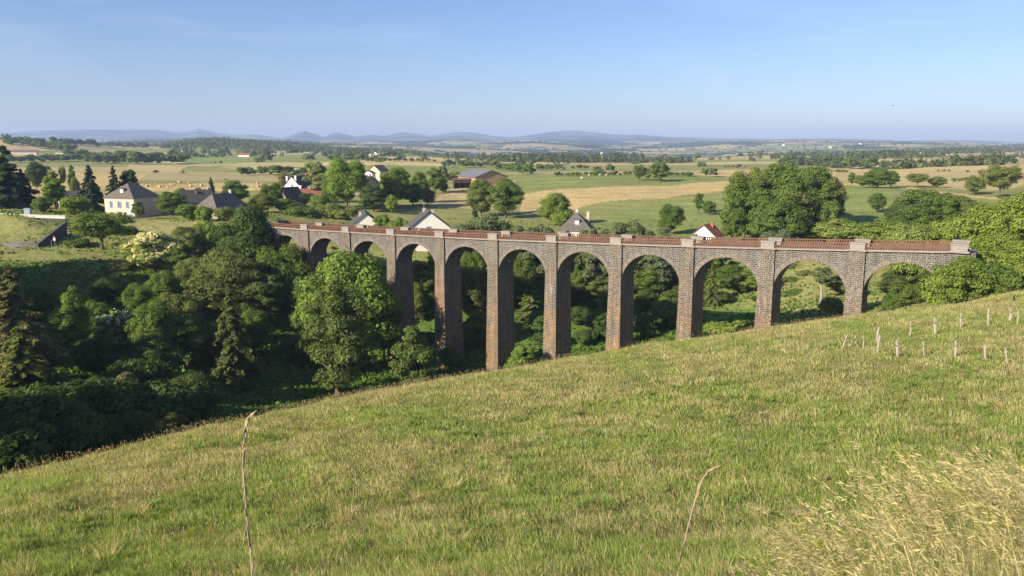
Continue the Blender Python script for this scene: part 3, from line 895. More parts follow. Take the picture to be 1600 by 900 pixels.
M_WOODW = plain('orange_timber', (.36, .225, .15), .9, .25, 1.5)
M_DARKWOOD = plain('dark_timber', (.085, .06, .05), .9, .25, 2)
M_GLASS = plain('window_glass', (.16, .19, .22), .25, .1, 1, .5)
M_SHUT = plain('grey_shutter', (.36, .40, .43), .7, .1, 2)
M_BRICK = plain('red_chimney_brick', (.42, .14, .09), .9, .2, 3)
M_PALECH = plain('pale_chimney', (.55, .48, .42), .9, .15, 3)
M_CONC = plain('pale_concrete', (.66, .63, .56), .9, .12, 1.2)
M_DKSTONE = masonry('dark_wall_stone', (.07, .065, .06), (.12, .11, .10), (.16, .15, .14), .6, .3, .03)

def wall_window(root, mats, face, c, z, w, h, W, L, hip=False):
    """frame and pane on a wall face: face 'f' = front (y=0), 'l' / 'r' = the long sides"""
    fm, pm = mats
    fr = MB(); pa = MB()
    d = .07
    def put(mb, a0, a1, z0, z1, e0, e1):
        if face == 'f': mb.box(a0, a1, -e1, -e0, z0, z1)
        elif face == 'l': mb.box(-W/2-e1, -W/2-e0, a0, a1, z0, z1)
        else: mb.box(W/2+e0, W/2+e1, a0, a1, z0, z1)
    t = min(.13, w * .16)
    put(fr, c-w/2, c-w/2+t, z, z+h, -.04, d); put(fr, c+w/2-t, c+w/2, z, z+h, -.04, d)
    put(fr, c-w/2+t, c+w/2-t, z+h-t, z+h, -.04, d); put(fr, c-w/2+t, c+w/2-t, z, z+t, -.04, d)
    put(fr, c-.04, c+.04, z+t, z+h-t, -.04, d*.8)
    f = fr.build('window', fm, root, uv=False)
    put(pa, c-w/2+t, c+w/2-t, z+t, z+h-t, -.03, .02)
    pa.build('pane', pm, f, uv=False)
def house_root(name, label, u, Y, phi, group=None, cat='house'):
    x, y, z = at(u, Y)
    root = empty(name, (x, y, 0), R(phi + 90))
    tag(root, label, cat, group)
    return root, z
def gable_house(name, label, u, Y, phi, W, L, v_ridge, hr, wall, roof, chim=(), wins=(), over=.35, group=None, cat='house', base=None, doors=()):
    root, gz = house_root(name, label, u, Y, phi, group, cat)
    zr = top_z(v_ridge, Y); ze = zr - hr
    z0 = min(gz, ze - 2.2) - 1.0
    w = MB()
    w.add([(-W/2,0,z0),(W/2,0,z0),(W/2,0,ze),(0,0,zr-.06),(-W/2,0,ze),(-W/2,L,z0),(W/2,L,z0),(W/2,L,ze),(0,L,zr-.06),(-W/2,L,ze)],
          [(0,1,2,3,4),(6,5,9,8,7),(1,6,7,2),(5,0,4,9),(0,5,6,1)])
    w.build('wall', wall, root)
    r_ = MB()
    k = hr / (W/2)
    for s in (-1, 1):
        xe = s*(W/2+over); zz = ze - k*over
        a = [(0,-over,zr),(xe,-over,zz),(xe,L+over,zz),(0,L+over,zr)]
        b = [(p[0], p[1], p[2]+.17) for p in a]
        r_.hexa((a[::-1] if s > 0 else a) + (b[::-1] if s > 0 else b))
    ro = r_.build('roof', roof, root)
    for (x, y, h, m) in chim:
        c = MB(); zb = zr - k*abs(x)
        c.box(x-.35, x+.35, y-.3, y+.3, zb-.3, zr+h); c.box(x-.42, x+.42, y-.37, y+.37, zr+h, zr+h+.12)
        c.build('chimney', m, ro)
    for (face, c, dz, ww, hh) in wins:
        wall_window(root, (M_SHUT, M_GLASS), face, c, ze + dz, ww, hh, W, L)
    for (face, c, ww, hh, m) in doors:
        d = MB(); zd = gz
        if face == 'f': d.box(c-ww/2, c+ww/2, -.06, .02, zd, zd+hh)
        d.build('door', m, root, uv=False)
    return root
def hip_house(name, label, u, Y, phi, W, L, v_ridge, hr, ridge, wall, roof, chim=(), wins=(), dormers=(), doors=(), over=.4, ratio=None):
    """front face at y=0; a short ridge along the depth, hips on every side"""
    root, gz = house_root(name, label, u, Y, phi)
    zr = top_z(v_ridge, Y); ze = zr - hr
    z0 = min(gz, ze - 2.5) - 1.0
    w = MB(); w.box(-W/2, W/2, 0, L, z0, ze); w.build('wall', wall, root)
    r_ = MB()
    yb0 = (L-ridge)/2; o = over
    e = [(-W/2-o,-o,ze-.12),(W/2+o,-o,ze-.12),(W/2+o,L+o,ze-.12),(-W/2-o,L+o,ze-.12),(0,yb0,zr),(0,yb0+ridge,zr)]
    r_.add(e, [(0,1,4),(1,2,5,4),(2,3,5),(3,0,4,5),(3,2,1,0)])
    ro = r_.build('roof', roof, root)
    ev = MB(); ev.box(-W/2-.12, W/2+.12, -.12, L+.12, ze-.42, ze-.125); ev.build('eaves_band', M_PALECH, root)
    for (x, y, h, m) in chim:
        c = MB(); c.box(x-.35, x+.35, y-.3, y+.3, ze, zr+h); c.box(x-.42, x+.42, y-.37, y+.37, zr+h, zr+h+.12); c.build('chimney', m, ro)
    for x in dormers:
        d = MB(); y_ = yb0*.42; zb = ze + hr*.28
        d.box(x-.55, x+.55, y_-.5, y_+1.4, zb, zb+1.3)
        dm = d.build('dormer', M_WHITE, ro)
        t = MB(); t.hexa([(x-.75,y_-.7,zb+1.3),(x+.75,y_-.7,zb+1.3),(x+.75,y_+1.8,zb+1.5),(x-.75,y_+1.8,zb+1.5),(x-.75,y_-.7,zb+1.42),(x+.75,y_-.7,zb+1.42),(x+.75,y_+1.8,zb+1.62),(x-.75,y_+1.8,zb+1.62)])
        t.build('dormer_roof', roof, ro)
    for (face, c, dz, ww, hh) in wins:
        wall_window(root, (M_SHUT, M_GLASS), face, c, ze + dz, ww, hh, W, L)
    for (c, ww, hh, m, dz) in doors:
        d = MB(); d.box(c-ww/2, c+ww/2, -.07, .02, ze+dz, ze+dz+hh); d.build('door', m, root, uv=False)
    return root

hip_house('manor_house', 'cream two storey house with a grey hipped roof and arched windows, beside dark spruces', 188, 222, -108, 10.6, 10.2, 287, 4.0, 2.6, M_CREAM, M_LAUZE,
          wins=[('f', -2.9, -3.0, 1.15, 2.0), ('f', .1, -3.0, 1.45, 2.0), ('f', 3.0, -3.0, 1.15, 2.0), ('f', .1, -5.9, 1.3, 1.9), ('f', -2.9, -5.9, 1.15, 1.7)], dormers=(.2,),
          doors=[(3.1, 1.9, 2.2, M_WHITE, -5.95)])
gable_house('cottage', 'small low cottage with a grey roof and two chimneys behind a round green bush', 91, 228, -138, 6.5, 9, 300, 2.4, M_CREAM, M_LAUZE, chim=[(0, .4, .8, M_PALECH), (0, 8.2, .8, M_PALECH)], wins=[('f', 0, -1.9, .9, 1.2)])
hip_house('stone_barn', 'stone barn with a big grey hipped roof and pink rubble wall among bushes', 322, 216, -112, 8.5, 13, 304, 4.2, 7.0, M_STONE, M_LAUZE, chim=[(0, 10.3, .7, M_PALECH)], wins=[('f', 0, -2.0, .9, 1.0)])
gable_house('farmhouse', 'dark slate farmhouse with a red brick chimney behind the stone barn', 284, 236, -140, 8, 9, 298, 3.4, M_STONE, M_SLATE, chim=[(1.2, 4.5, -.2, M_BRICK), (0, 8.5, .5, M_PALECH)])
gable_house('white_house', 'bright white gabled house with two white chimneys and a dark slate roof', 457, 300, -108, 8.2, 11, 275.5, 4.3, M_WHITE, M_SLATE,
            chim=[(-2.2, .4, -.1, M_WHITE), (1.6, .4, .1, M_WHITE), (0, 10.2, .6, M_BRICK)], wins=[('f', .2, -.2, .9, 1.5), ('f', -2.0, -2.4, .9, 1.3), ('f', 2.0, -2.4, .9, 1.3)])
gable_house('stone_house', 'stone house with a steep dark slate roof in front of the white gabled house', 441, 262, -124, 6.2, 7, 293.5, 4.2, M_BEIGE, M_SLATE, chim=[(-.3, .4, .3, M_PALECH), (0, 8.5, .3, M_WHITE)], wins=[('f', 0, -1.6, .9, 1.2)])
gable_house('long_barn', 'long low barn with a bright rust red tiled roof beside the white house', 503, 286, 8, 8.5, 12, 295, 2.8, M_STONE, M_REDROOF)
gable_house('hill_house', 'pale house with a brown roof on the slope above the leafy trees', 585, 420, -112, 7.5, 9, 258.5, 3.0, M_BEIGE, M_BROWNROOF, wins=[('f', 0, -1.7, .9, 1.2)])
gable_house('annex', 'low white outbuilding at the foot of the pale brown roofed house', 575, 405, -100, 5, 5, 267, 1.2, M_WHITE, M_BROWNROOF)
gable_house('old_house', 'weathered house with a worn brown roof half hidden by the big round trees', 580, 332, -42, 7, 9, 274.5, 3.2, M_STONE, M_BROWNROOF, chim=[(0, .5, .5, M_PALECH)])
gable_house('old_farmhouse', 'grey roofed farmhouse with pale gable poking out left of the worn brown roof', 570, 338, -120, 6, 7, 279, 2.4, M_BEIGE, M_LAUZE)
barn = gable_house('farm_shed', 'large modern farm shed with grey sheet roof and orange timber gable', 768, 396, -64, 17.5, 24, 266.2, 3.1, M_WOODW, M_STEELROOF, over=.8, cat='barn')
gable_house('bungalow', 'smaller white gabled bungalow with grey roof just behind the viaduct', 573, 206, -77, 8.4, 11, 334, 3.3, M_WHITE, M_SLATE, chim=[(-1.4, 5, .1, M_PALECH)], wins=[('f', -1.0, -1.2, .8, 1.4), ('f', .6, -1.2, .8, 1.4)])
bung = gable_house('bungalow', 'larger white gabled bungalow with grey roof and aerial behind the viaduct', 672, 186, -80, 10.6, 10, 331, 4.2, M_WHITE, M_SLATE, chim=[(-.8, 7.5, .2, M_PALECH), (.9, 1.5, .3, M_PALECH)], wins=[('f', -.2, -.6, 1.1, 1.3)])
ant = MB(); zb = top_z(331, 186)
ant.tube([(-.8, 7.9, zb-.5), (-.8, 7.9, zb+2.0)], [.05, .04], 5); ant.box(-1.4, -.2, 7.88, 7.92, zb+1.7, zb+1.76); ant.box(-1.2, -.4, 7.88, 7.92, zb+1.4, zb+1.46)
ant.build('aerial', M_SHUT, bung, uv=False)
hip_house('slate_house', 'house with a steep brown grey roof and little dormer rising behind the parapet', 898, 194, -100, 8.4, 7.6, 332, 4.6, 1.0, M_WHITE, M_LAUZE, chim=[(.1, 3.4, .5, M_PALECH), (2.8, 5.5, -.3, M_PALECH)], dormers=(.4,))
gable_house('white_cottage', 'small white cottage with a red brown roof near the right end of the willows', 1097, 186, -126, 6.2, 5, 352, 2.6, M_WHITE, M_REDROOF, chim=[(.8, 3.5, .3, M_BRICK)])

def open_shed():
    root, gz = house_root('open_shed', 'dark open fronted timber shed beside the big grey farm shed', 723, 372, -80, cat='shed')
    w, d, h = 8.4, 6, 4.0
    mb = MB(); mb.box(-w/2, w/2, d-.15, d, gz-.5, gz+h); mb.box(-w/2, -w/2+.15, 0, d-.16, gz-.5, gz+h); mb.box(w/2-.15, w/2, 0, d-.16, gz-.5, gz+h)
    mb.box(-w/2+.16, w/2-.16, 0, .1, gz+h-1.3, gz+h)
    mb.build('wall', M_DARKWOOD, root)
    r_ = MB(); r_.hexa([(-w/2-.4,-.5,gz+h+.0),(w/2+.4,-.5,gz+h+.0),(w/2+.4,d+.4,gz+h+.5),(-w/2-.4,d+.4,gz+h+.5),(-w/2-.4,-.5,gz+h+.2),(w/2+.4,-.5,gz+h+.2),(w/2+.4,d+.4,gz+h+.7),(-w/2-.4,d+.4,gz+h+.7)])
    r_.build('roof', M_BROWNROOF, root)
    for x in (-1.4, 1.4):
        p = MB(); p.box(x-.1, x+.1, .12, .32, gz-.3, gz+h-.02); p.build('post', M_DARKWOOD, root)
open_shed()
def tank():
    x, y, z = at(803, 372)
    root = empty('feed_silo', (x, y, z)); tag(root, 'small white feed silo at the right corner of the farm shed', 'silo')
    mb = MB(); mb.tube([(0,0,1.2),(0,0,2.9)], [.85,.85], 14); mb.tube([(0,0,2.9),(0,0,3.4)], [.85,.2], 14); mb.build('tank', M_WHITE, root, uv=False)
    for k in range(3):
        l = MB(); a = k*2.09; l.tube([(.6*math.cos(a),.6*math.sin(a),-.2),(.6*math.cos(a),.6*math.sin(a),1.3)], [.08,.08], 6); l.build('leg', M_SHUT, root, uv=False)
tank()

# far farms and hamlets, each house a thing
FARH = [ # name, label, u, v_base, w_px, h_px, phi offset, wall, roof, group
 ('farmhouse', 'long grey roofed farm building on the far left hillside', 42, 241, 34, 7, 70, M_CREAM, M_LAUZE),
 ('farmhouse', 'tiny white gable at the left tip of the grey roofed hillside farm', 21, 240.5, 6, 6, -20, M_WHITE, M_LAUZE),
 ('farmhouse', 'ochre farmhouse above the dirt track on the far left hill', 95, 241, 12, 6, 60, M_BEIGE, M_LAUZE),
 ('stone_house', 'far stone house with a tall chimney at the foot of the left hill woods', 142, 253, 11, 8, 60, M_STONE, M_BROWNROOF),
 ('stone_house', 'long pale far house half lost in the hedge right of the chimney house', 172, 254, 20, 7, 65, M_STONE, M_LAUZE),
 ('farmhouse', 'white farmhouse seen below the wooded hill', 284, 241, 9, 6, -30, M_WHITE, M_LAUZE),
 ('farmhouse', 'long far farm building with a pinkish red roof at the foot of the wooded hill', 382, 245, 17, 6, 70, M_WHITE, M_REDROOF),
 ('farmhouse', 'white farm building beside the dark copse below the wooded hill', 425, 242.5, 8, 4.5, -10, M_WHITE, M_LAUZE),
 ('farmhouse', 'low cream far barn left of the lone round field tree', 411, 249, 12, 4, 70, M_CREAM, M_LAUZE),
 ('hamlet_house', 'leftmost white house of the far hamlet below the blue mountains', 573, 243.5, 8, 5, -25, M_WHITE, M_LAUZE),
 ('hamlet_house', 'brightest white gable in the middle of the far hamlet', 580, 245, 8, 6, -10, M_WHITE, M_LAUZE),
 ('hamlet_house', 'white house standing higher at the back of the far hamlet', 586, 242, 6, 5, -20, M_WHITE, M_SLATE),
 ('hamlet_house', 'rightmost house of the far hamlet with a reddish roof', 595, 241.5, 8, 4, 60, M_WHITE, M_REDROOF),
 ('farmhouse', 'bright white house shining among the dark woods on the far right', 1438, 243.5, 6, 6, -20, M_WHITE, M_SLATE),
 ('farmhouse', 'pale low barn left of the bright white house in the right hand woods', 1406, 244, 8, 4, 60, M_CREAM, M_LAUZE),
 ('farmhouse', 'tiny white farmhouse on the far right ridge in the haze', 1344, 226, 4, 3, -20, M_WHITE, M_LAUZE),
 ('farmhouse', 'tiny white farm on the hazy fields left of the ridge woods', 1297, 231.5, 5, 3, -20, M_WHITE, M_LAUZE),
 ('farmhouse', 'tiny white farm highest on the far right plain', 1224, 228, 4, 3, -20, M_WHITE, M_LAUZE),
 ('farmhouse', 'tiny white house on the hazy plain right of the blue forest', 940, 240.5, 4, 3, -20, M_WHITE, M_LAUZE),
 ('farmhouse', 'tiny pale house in the hazy valley left of the blue forest', 815, 245, 4, 3, -20, M_WHITE, M_LAUZE),
]
for nm, lb, u, vb, wp, hp, dphi, wm, rm in FARH:
    x, y = ray_ground(u, vb, 500)
    if y > 9000: y = 6000
    W_ = wp * y / F; H_ = hp * y / F
    vdir = math.degrees(math.atan2(-y, -x))
    # ridge lies across the view when dphi is large: then the long side is wp wide
    if abs(dphi) > 45: gw, gl = max(H_*1.2, 5), W_
    else: gw, gl = W_, W_*1.2
    vr = vb - hp
    hr = H_ * (.45 if abs(dphi) < 45 else .5)
    uu = u + (wp/2 if abs(dphi) > 45 else 0)
    gable_house(nm, lb, uu, y, vdir + dphi, gw, gl, vr, hr, wm, rm, over=.3)

# bridge parapet, wing wall, track sign on the left
def left_bridge():
    Y = 193
    xa, _, za = at(-60, Y); xb, _, zb = at(103, Y)
    za, zb = top_z(332, Y), top_z(337.2, Y)
    root = empty('bridge_parapet', (xb, Y, 0)); tag(root, 'long white concrete bridge parapet at the left edge', 'wall')
    mb = MB(); d = xa - xb
    mb.hexa([(d,0,za-.75),(0,0,zb-.75),(0,.35,zb-.75),(d,.35,za-.75),(d,0,za-.1),(0,0,zb-.1),(0,.35,zb-.1),(d,.35,za-.1)])
    mb.build('wall', M_CONC, root)
    mb = MB()
    mb.hexa([(d,-.06,za-.1),(.1,-.06,zb-.1),(.1,.41,zb-.1),(d,.41,za-.1),(d,-.06,za+.05),(.1,-.06,zb+.05),(.1,.41,zb+.05),(d,.41,za+.05)])
    mb.build('coping', M_CONC, root)
    mb = MB(); mb.box(d, 0, .002, .348, -24, min(za, zb)-.76); mb.build('footing', M_DKSTONE, root)
    x, y, z = at(44, 197)
    b = empty('utility_box', (x, y, z)); tag(b, 'small grey cabinet standing behind the white parapet', 'cabinet')
    zt = top_z(326, 197) - z
    mb = MB(); mb.box(-.75, .75, -.4, .4, -.5, zt); mb.build('cabinet_body', M_SHUT, b, uv=False)
    mb = MB(); mb.box(-.85, .85, -.5, .5, zt, zt+.1); mb.build('lid', M_SHUT, b, uv=False)
    # wing wall: sloping top, facing right
    Y = 180
    p0 = at(60, 176); p1 = at(106, 186)
    w = empty('wing_wall', (p0[0], p0[1], 0)); tag(w, 'dark stone wing wall sloping down below the white parapet', 'wall')
    dx, dy = p1[0]-p0[0], p1[1]-p0[1]
    zt0, zt1 = top_z(382, 176), top_z(347, 186)
    n_ = Vector((-dy, dx, 0)).normalized() * .6
    mb = MB()
    mb.hexa([(0,0,-30),(dx,dy,-30),(dx+n_.x,dy+n_.y,-30),(n_.x,n_.y,-30),(0,0,zt0),(dx,dy,zt1),(dx+n_.x,dy+n_.y,zt1),(n_.x,n_.y,zt0)])
    mb.build('masonry', M_DKSTONE, w)
    mb = MB(); e = Vector((dx, dy, 0)).normalized() * .1; k = n_ * .15
    mb.hexa([(-k.x,-k.y,zt0+.004),(dx-k.x,dy-k.y,zt1+.004),(dx+n_.x+k.x,dy+n_.y+k.y,zt1+.004),(n_.x+k.x,n_.y+k.y,zt0+.004),(-k.x,-k.y,zt0+.16),(dx-k.x,dy-k.y,zt1+.16),(dx+n_.x+k.x,dy+n_.y+k.y,zt1+.16),(n_.x+k.x,n_.y+k.y,zt0+.16)])
    mb.build('coping', M_DKSTONE, w)
    x, y, z = at(87.5, 172)
    s = empty('road_sign', (x, y, z)); tag(s, 'white and red marker sign on a post below the wing wall', 'sign')
    zt = top_z(368.5, 172) - z
    mb = MB(); mb.tube([(0,.05,-.3),(0,.05,zt)], [.04,.04], 6); mb.build('post', M_SHUT, s, uv=False)
    mb = MB(); mb.box(-.25,.25,-.03,.0,zt-1.1,zt-.42); mb.build('white_panel', M_WHITE, s, uv=False)
    mb = MB(); mb.box(-.2,.2,-.03,.0,zt-.41,zt); mb.build('red_panel', plain('sign_red', (.5,.06,.05), .6), s, uv=False)
    pl = empty('lamp_pole', at(82, 174)); tag(pl, 'thin grey pole beside the white and red marker sign', 'pole')
    mb = MB(); mb.tube([(0,0,-.3),(0,0,2.8)], [.05,.04], 6); mb.build('pole_shaft', M_SHUT, pl, uv=False)
left_bridge()

# ------------------------------------------------------------------ trees and bushes one can tell apart
# (name, kind, column, top row, distance, crown width px, colour, label, options)
TREES = [
 # far left plateau and village
 ('cedar_tree', 'fir', 8, 226, 224, 84, 'spruce', 'huge ragged dark conifer at the left edge beside the white parapet', {}),
 ('fir_tree', 'fir', 34, 262, 228, 40, 'spruce', 'smaller dark conifer just right of the huge ragged one', {}),
 ('oval_tree', 'cone', 83, 262, 224, 42, 'fresh', 'smooth oval green tree left of the grey roofed cottage', dict(variant=0)),
 ('spruce_tree', 'spruce', 140, 256, 226, 48, 'blue', 'tall blue green spruce left of the cream house', {}),
 ('spruce_tree', 'spruce', 178, 258, 244, 36, 'spruce', 'dark spruce rising behind the cream house roof', {}),
 ('dark_tree', 'tall', 203, 258, 248, 32, 'dark', 'dark rounded tree beside the spruce behind the cream house', {}),
 ('shrub', 'bush', 116, 306, 212, 42, 'fresh', 'bright round bush in front of the small cottage', {}),
 ('shrub', 'bush', 64, 308, 214, 30, 'mid', 'low green bush below the smooth oval tree', {}),
 ('shrub', 'bush', 132, 313, 214, 24, 'olive', 'olive bush at the foot of the tall blue spruce', {}),
 ('garden_tree', 'cone', 215, 312, 212, 26, 'olive', 'little round garden tree against the shaded side of the cream house', dict(variant=1)),
 ('garden_tree', 'round', 267, 297, 224, 46, 'mid', 'bushy tree filling the gap right of the cream house', {}),
 ('shrub', 'bush', 292, 318, 214, 34, 'mid', 'leafy bush left of the stone barn wall', {}),
 ('shrub', 'bush', 318, 322, 207, 30, 'fresh', 'bright bush against the pink stone barn wall', {}),
 ('shrub', 'bush', 350, 322, 208, 32, 'olive', 'tall weeds and bush at the right corner of the stone barn', {}),
 ('spruce_tree', 'spruce', 330, 276, 262, 22, 'blue', 'small pointed spruce behind the barn roofs', {}),
 ('garden_tree', 'round', 366, 280, 268, 44, 'mid', 'round tree behind the pale chimney of the stone barn', {}),
 ('garden_tree', 'round', 283, 292, 262, 24, 'fresh', 'yellow green tree behind the dark slate farmhouse', {}),
 ('garden_tree', 'round', 309, 291, 266, 18, 'fresh', 'small bright tree left of the pointed spruce', {}),
 ('field_tree', 'round', 117, 277, 300, 16, 'olive', 'olive tree showing between the oval tree and the tall spruce', {}),
 ('field_tree', 'round', 56, 250, 340, 34, 'dark', 'dark clump at the edge of the golden field on the left', dict(parts=False)),
 ('field_tree', 'open', 98, 258, 345, 11, 'olive', 'single small tree in the golden field on the left', {}),
 ('field_tree', 'cone', 112, 254, 330, 18, 'mid', 'slim tree with a pale pole beside it in the left golden field', {}),
 # left valley side
 ('walnut_tree', 'open', 157, 328, 178, 98, 'mid', 'broad spreading tree with a dark trunk on the bank below the cream house', dict(variant=0)),
 ('elder_tree', 'round', 240, 357, 161, 92, 'lime', 'elder tree covered in cream blossom on the bank', dict(bloom=(.85, .77, .46), variant=0)),
 ('elder_bush', 'bush', 181, 488, 121, 64, 'mid', 'elder bush with white blossom down in the shady valley', dict(bloom=(.55, .60, .48), variant=1, heads=2600)),
 ('dark_tree', 'round', 390, 314, 168, 96, 'dark', 'big dark green tree hiding the left end of the viaduct', {}),
 ('ash_tree', 'airy', 347, 376, 150, 128, 'olive', 'feathery olive brown ash tree on the valley side', dict(variant=1)),
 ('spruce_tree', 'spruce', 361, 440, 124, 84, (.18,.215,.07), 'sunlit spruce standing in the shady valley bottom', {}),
 ('maple_tree', 'round', 443, 376, 160, 92, 'mid', 'dense green maple at the left foot of the viaduct', {}),
 ('maple_tree', 'tall', 412, 408, 148, 74, 'dark', 'dark leafy tree between the spruce and the first piers', {}),
 ('maple_tree', 'round', 545, 384, 139, 150, 'fresh', 'big round maple in front of the second and third arches', dict(variant=1)),
 ('alder_tree', 'airy', 523, 404, 124, 122, (.15,.205,.06), 'tall pale alder with a visible straight trunk before the maple', dict(variant=0)),
 ('young_alder', 'cone', 645, 501, 119, 92, (.145,.20,.056), 'young conical tree in front of the tall left pier', dict(variant=0)),
 ('shrub', 'bush', 816, 533, 127, 50, 'fresh', 'bright bush growing between two tall piers', {}),
 ('shrub', 'bush', 700, 540, 141, 30, 'mid', 'low bush at the foot of the shaded left pier', {}),
 ('young_tree', 'cone', 116, 440, 116, 62, 'fresh', 'light green young tree on the shady left slope', dict(variant=1)),
 ('shrub', 'bush', 96, 468, 114, 60, 'fresh', 'bright leafy bush at the foot of the light green young tree', {}),
 ('shrub', 'bush', 240, 464, 120, 78, 'mid', 'round bush with a sunlit crown on the shady slope', {}),
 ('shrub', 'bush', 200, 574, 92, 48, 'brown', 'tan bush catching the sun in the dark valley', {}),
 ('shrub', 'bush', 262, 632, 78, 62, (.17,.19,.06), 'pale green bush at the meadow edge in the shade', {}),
 ('shrub', 'bush', 275, 448, 128, 80, 'olive', 'olive thicket below the feathery ash tree', {}),
 ('shrub', 'bush', 222, 392, 166, 60, 'olive', 'low olive bush left below the blossoming elder', {}),
 ('shrub', 'bush', 180, 408, 160, 40, 'olive', 'small bush at the end of the sunny grass strip', {}),
 ('shrub', 'bush', 285, 372, 160, 46, 'mid', 'green bush right of the blossoming elder', {}),
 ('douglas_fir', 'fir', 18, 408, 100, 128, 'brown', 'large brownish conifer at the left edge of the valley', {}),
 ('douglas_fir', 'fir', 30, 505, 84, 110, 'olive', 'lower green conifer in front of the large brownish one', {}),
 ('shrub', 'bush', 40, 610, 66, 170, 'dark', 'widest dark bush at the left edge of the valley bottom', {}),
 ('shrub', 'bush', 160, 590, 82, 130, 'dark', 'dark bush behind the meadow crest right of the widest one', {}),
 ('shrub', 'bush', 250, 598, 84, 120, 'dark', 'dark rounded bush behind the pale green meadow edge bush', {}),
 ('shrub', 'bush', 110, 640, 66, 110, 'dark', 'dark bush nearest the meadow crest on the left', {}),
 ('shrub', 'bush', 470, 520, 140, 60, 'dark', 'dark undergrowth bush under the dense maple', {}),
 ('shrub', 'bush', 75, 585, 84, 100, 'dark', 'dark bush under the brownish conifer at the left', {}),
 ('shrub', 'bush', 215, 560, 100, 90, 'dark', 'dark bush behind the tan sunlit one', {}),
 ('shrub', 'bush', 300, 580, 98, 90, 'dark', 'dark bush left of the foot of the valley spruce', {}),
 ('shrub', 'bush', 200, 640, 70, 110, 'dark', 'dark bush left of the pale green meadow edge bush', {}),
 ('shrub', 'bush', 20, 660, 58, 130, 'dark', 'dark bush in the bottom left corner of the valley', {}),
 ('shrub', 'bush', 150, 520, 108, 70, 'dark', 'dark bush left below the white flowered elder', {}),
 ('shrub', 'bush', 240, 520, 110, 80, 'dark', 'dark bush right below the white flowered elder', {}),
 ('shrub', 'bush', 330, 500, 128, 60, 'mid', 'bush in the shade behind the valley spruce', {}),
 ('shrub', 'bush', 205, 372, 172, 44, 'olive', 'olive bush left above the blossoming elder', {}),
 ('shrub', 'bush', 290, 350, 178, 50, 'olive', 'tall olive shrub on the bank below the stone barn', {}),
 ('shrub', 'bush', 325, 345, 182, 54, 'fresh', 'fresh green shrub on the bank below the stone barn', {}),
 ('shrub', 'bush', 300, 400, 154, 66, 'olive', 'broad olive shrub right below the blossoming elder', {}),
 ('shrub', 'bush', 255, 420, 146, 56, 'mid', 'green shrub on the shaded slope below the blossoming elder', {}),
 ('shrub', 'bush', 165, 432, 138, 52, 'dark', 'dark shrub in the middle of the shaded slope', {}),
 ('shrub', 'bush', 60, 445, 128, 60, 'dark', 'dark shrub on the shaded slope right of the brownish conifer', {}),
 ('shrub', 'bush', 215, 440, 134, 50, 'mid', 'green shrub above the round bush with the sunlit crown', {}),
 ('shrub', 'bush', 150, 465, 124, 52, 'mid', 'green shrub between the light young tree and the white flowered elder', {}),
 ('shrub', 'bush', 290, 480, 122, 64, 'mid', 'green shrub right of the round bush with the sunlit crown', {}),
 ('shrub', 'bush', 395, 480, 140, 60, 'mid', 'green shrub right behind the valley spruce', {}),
 ('shrub', 'bush', 97, 345, 190, 26, 'fresh', 'little bush on top of the dark wing wall', {}),
 ('shrub', 'bush', 122, 372, 180, 36, 'mid', 'bush between the wing wall and the spreading tree', {}),
 ('shrub', 'bush', 195, 352, 192, 40, 'mid', 'bush at the right of the spreading tree', {}),
 ('maple_tree', 'round', 478, 428, 150, 60, 'mid', 'leafy tree filling the gap between dense maple and pale alder', {}),
 ('maple_tree', 'round', 598, 440, 146, 60, 'mid', 'leafy tree right of the big round maple by the fourth pier', {}),
 # village centre
 ('lime_tree', 'tall', 495, 246, 288, 40, (.20,.23,.09), 'pale flowering lime tree right of the white house', dict(bloom=(.42, .43, .22), variant=0, heads=4000)),
 ('chestnut_tree', 'round', 540, 243, 266, 68, 'fresh', 'tallest green village tree right of the flowering lime', dict(variant=2)),
 ('chestnut_tree', 'round', 522, 262, 272, 40, 'mid', 'green tree filling the gap between lime and tallest village tree', {}),
 ('chestnut_tree', 'round', 618, 257, 280, 52, 'fresh', 'domed green tree right of the worn brown roof', {}),
 ('dark_tree', 'round', 583, 287, 262, 44, 'dark', 'dark shaded tree between the two big green village trees', {}),
 ('dark_tree', 'round', 645, 285, 284, 40, 'dark', 'dark leafy tree right of the domed village tree', {}),
 ('rusty_tree', 'round', 668, 292, 290, 26, 'rust', 'tree with rusty brown leaves at the edge of the straw field', {}),
 ('garden_tree', 'round', 656, 266, 300, 30, 'mid', 'mid green tree behind the rusty leaved one', {}),
 ('slim_tree', 'tall', 680, 256, 342, 30, 'mid', 'tall slim tree left of the open timber shed', {}),
 ('slim_tree', 'tall', 693, 254, 352, 16, 'grey', 'narrow grey green poplar behind the tall slim tree', {}),
 ('shrub', 'bush', 692, 285, 350, 18, 'dark', 'dark bush left of the open timber shed', {}),
 ('shrub', 'bush', 710, 268, 420, 34, 'olive', 'olive hedge bush behind the open timber shed', {}),
 ('lollipop_tree', 'round', 612, 303, 258, 20, 'fresh', 'tiny lollipop shaped tree on the lawn below the village trees', {}),
 ('round_tree', 'round', 790, 275, 256, 58, 'mid', 'round green tree in front of the farm shed, right of a pair', {}),
 ('round_tree', 'round', 752, 277, 264, 46, 'olive', 'olive green tree in front of the farm shed, left of a pair', {}),
 ('shrub', 'bush', 470, 322, 232, 60, 'mid', 'garden bush below the red roofed barn', {}),
 ('shrub', 'bush', 515, 318, 236, 70, 'olive', 'wide olive bush right of the garden bush behind the viaduct', {}),
 ('shrub', 'bush', 550, 322, 228, 44, 'olive', 'olive bush left of the smaller white bungalow', {}),
 ('garden_tree', 'round', 425, 284, 254, 40, 'mid', 'round tree left of the steep slate roofed stone house', {}),
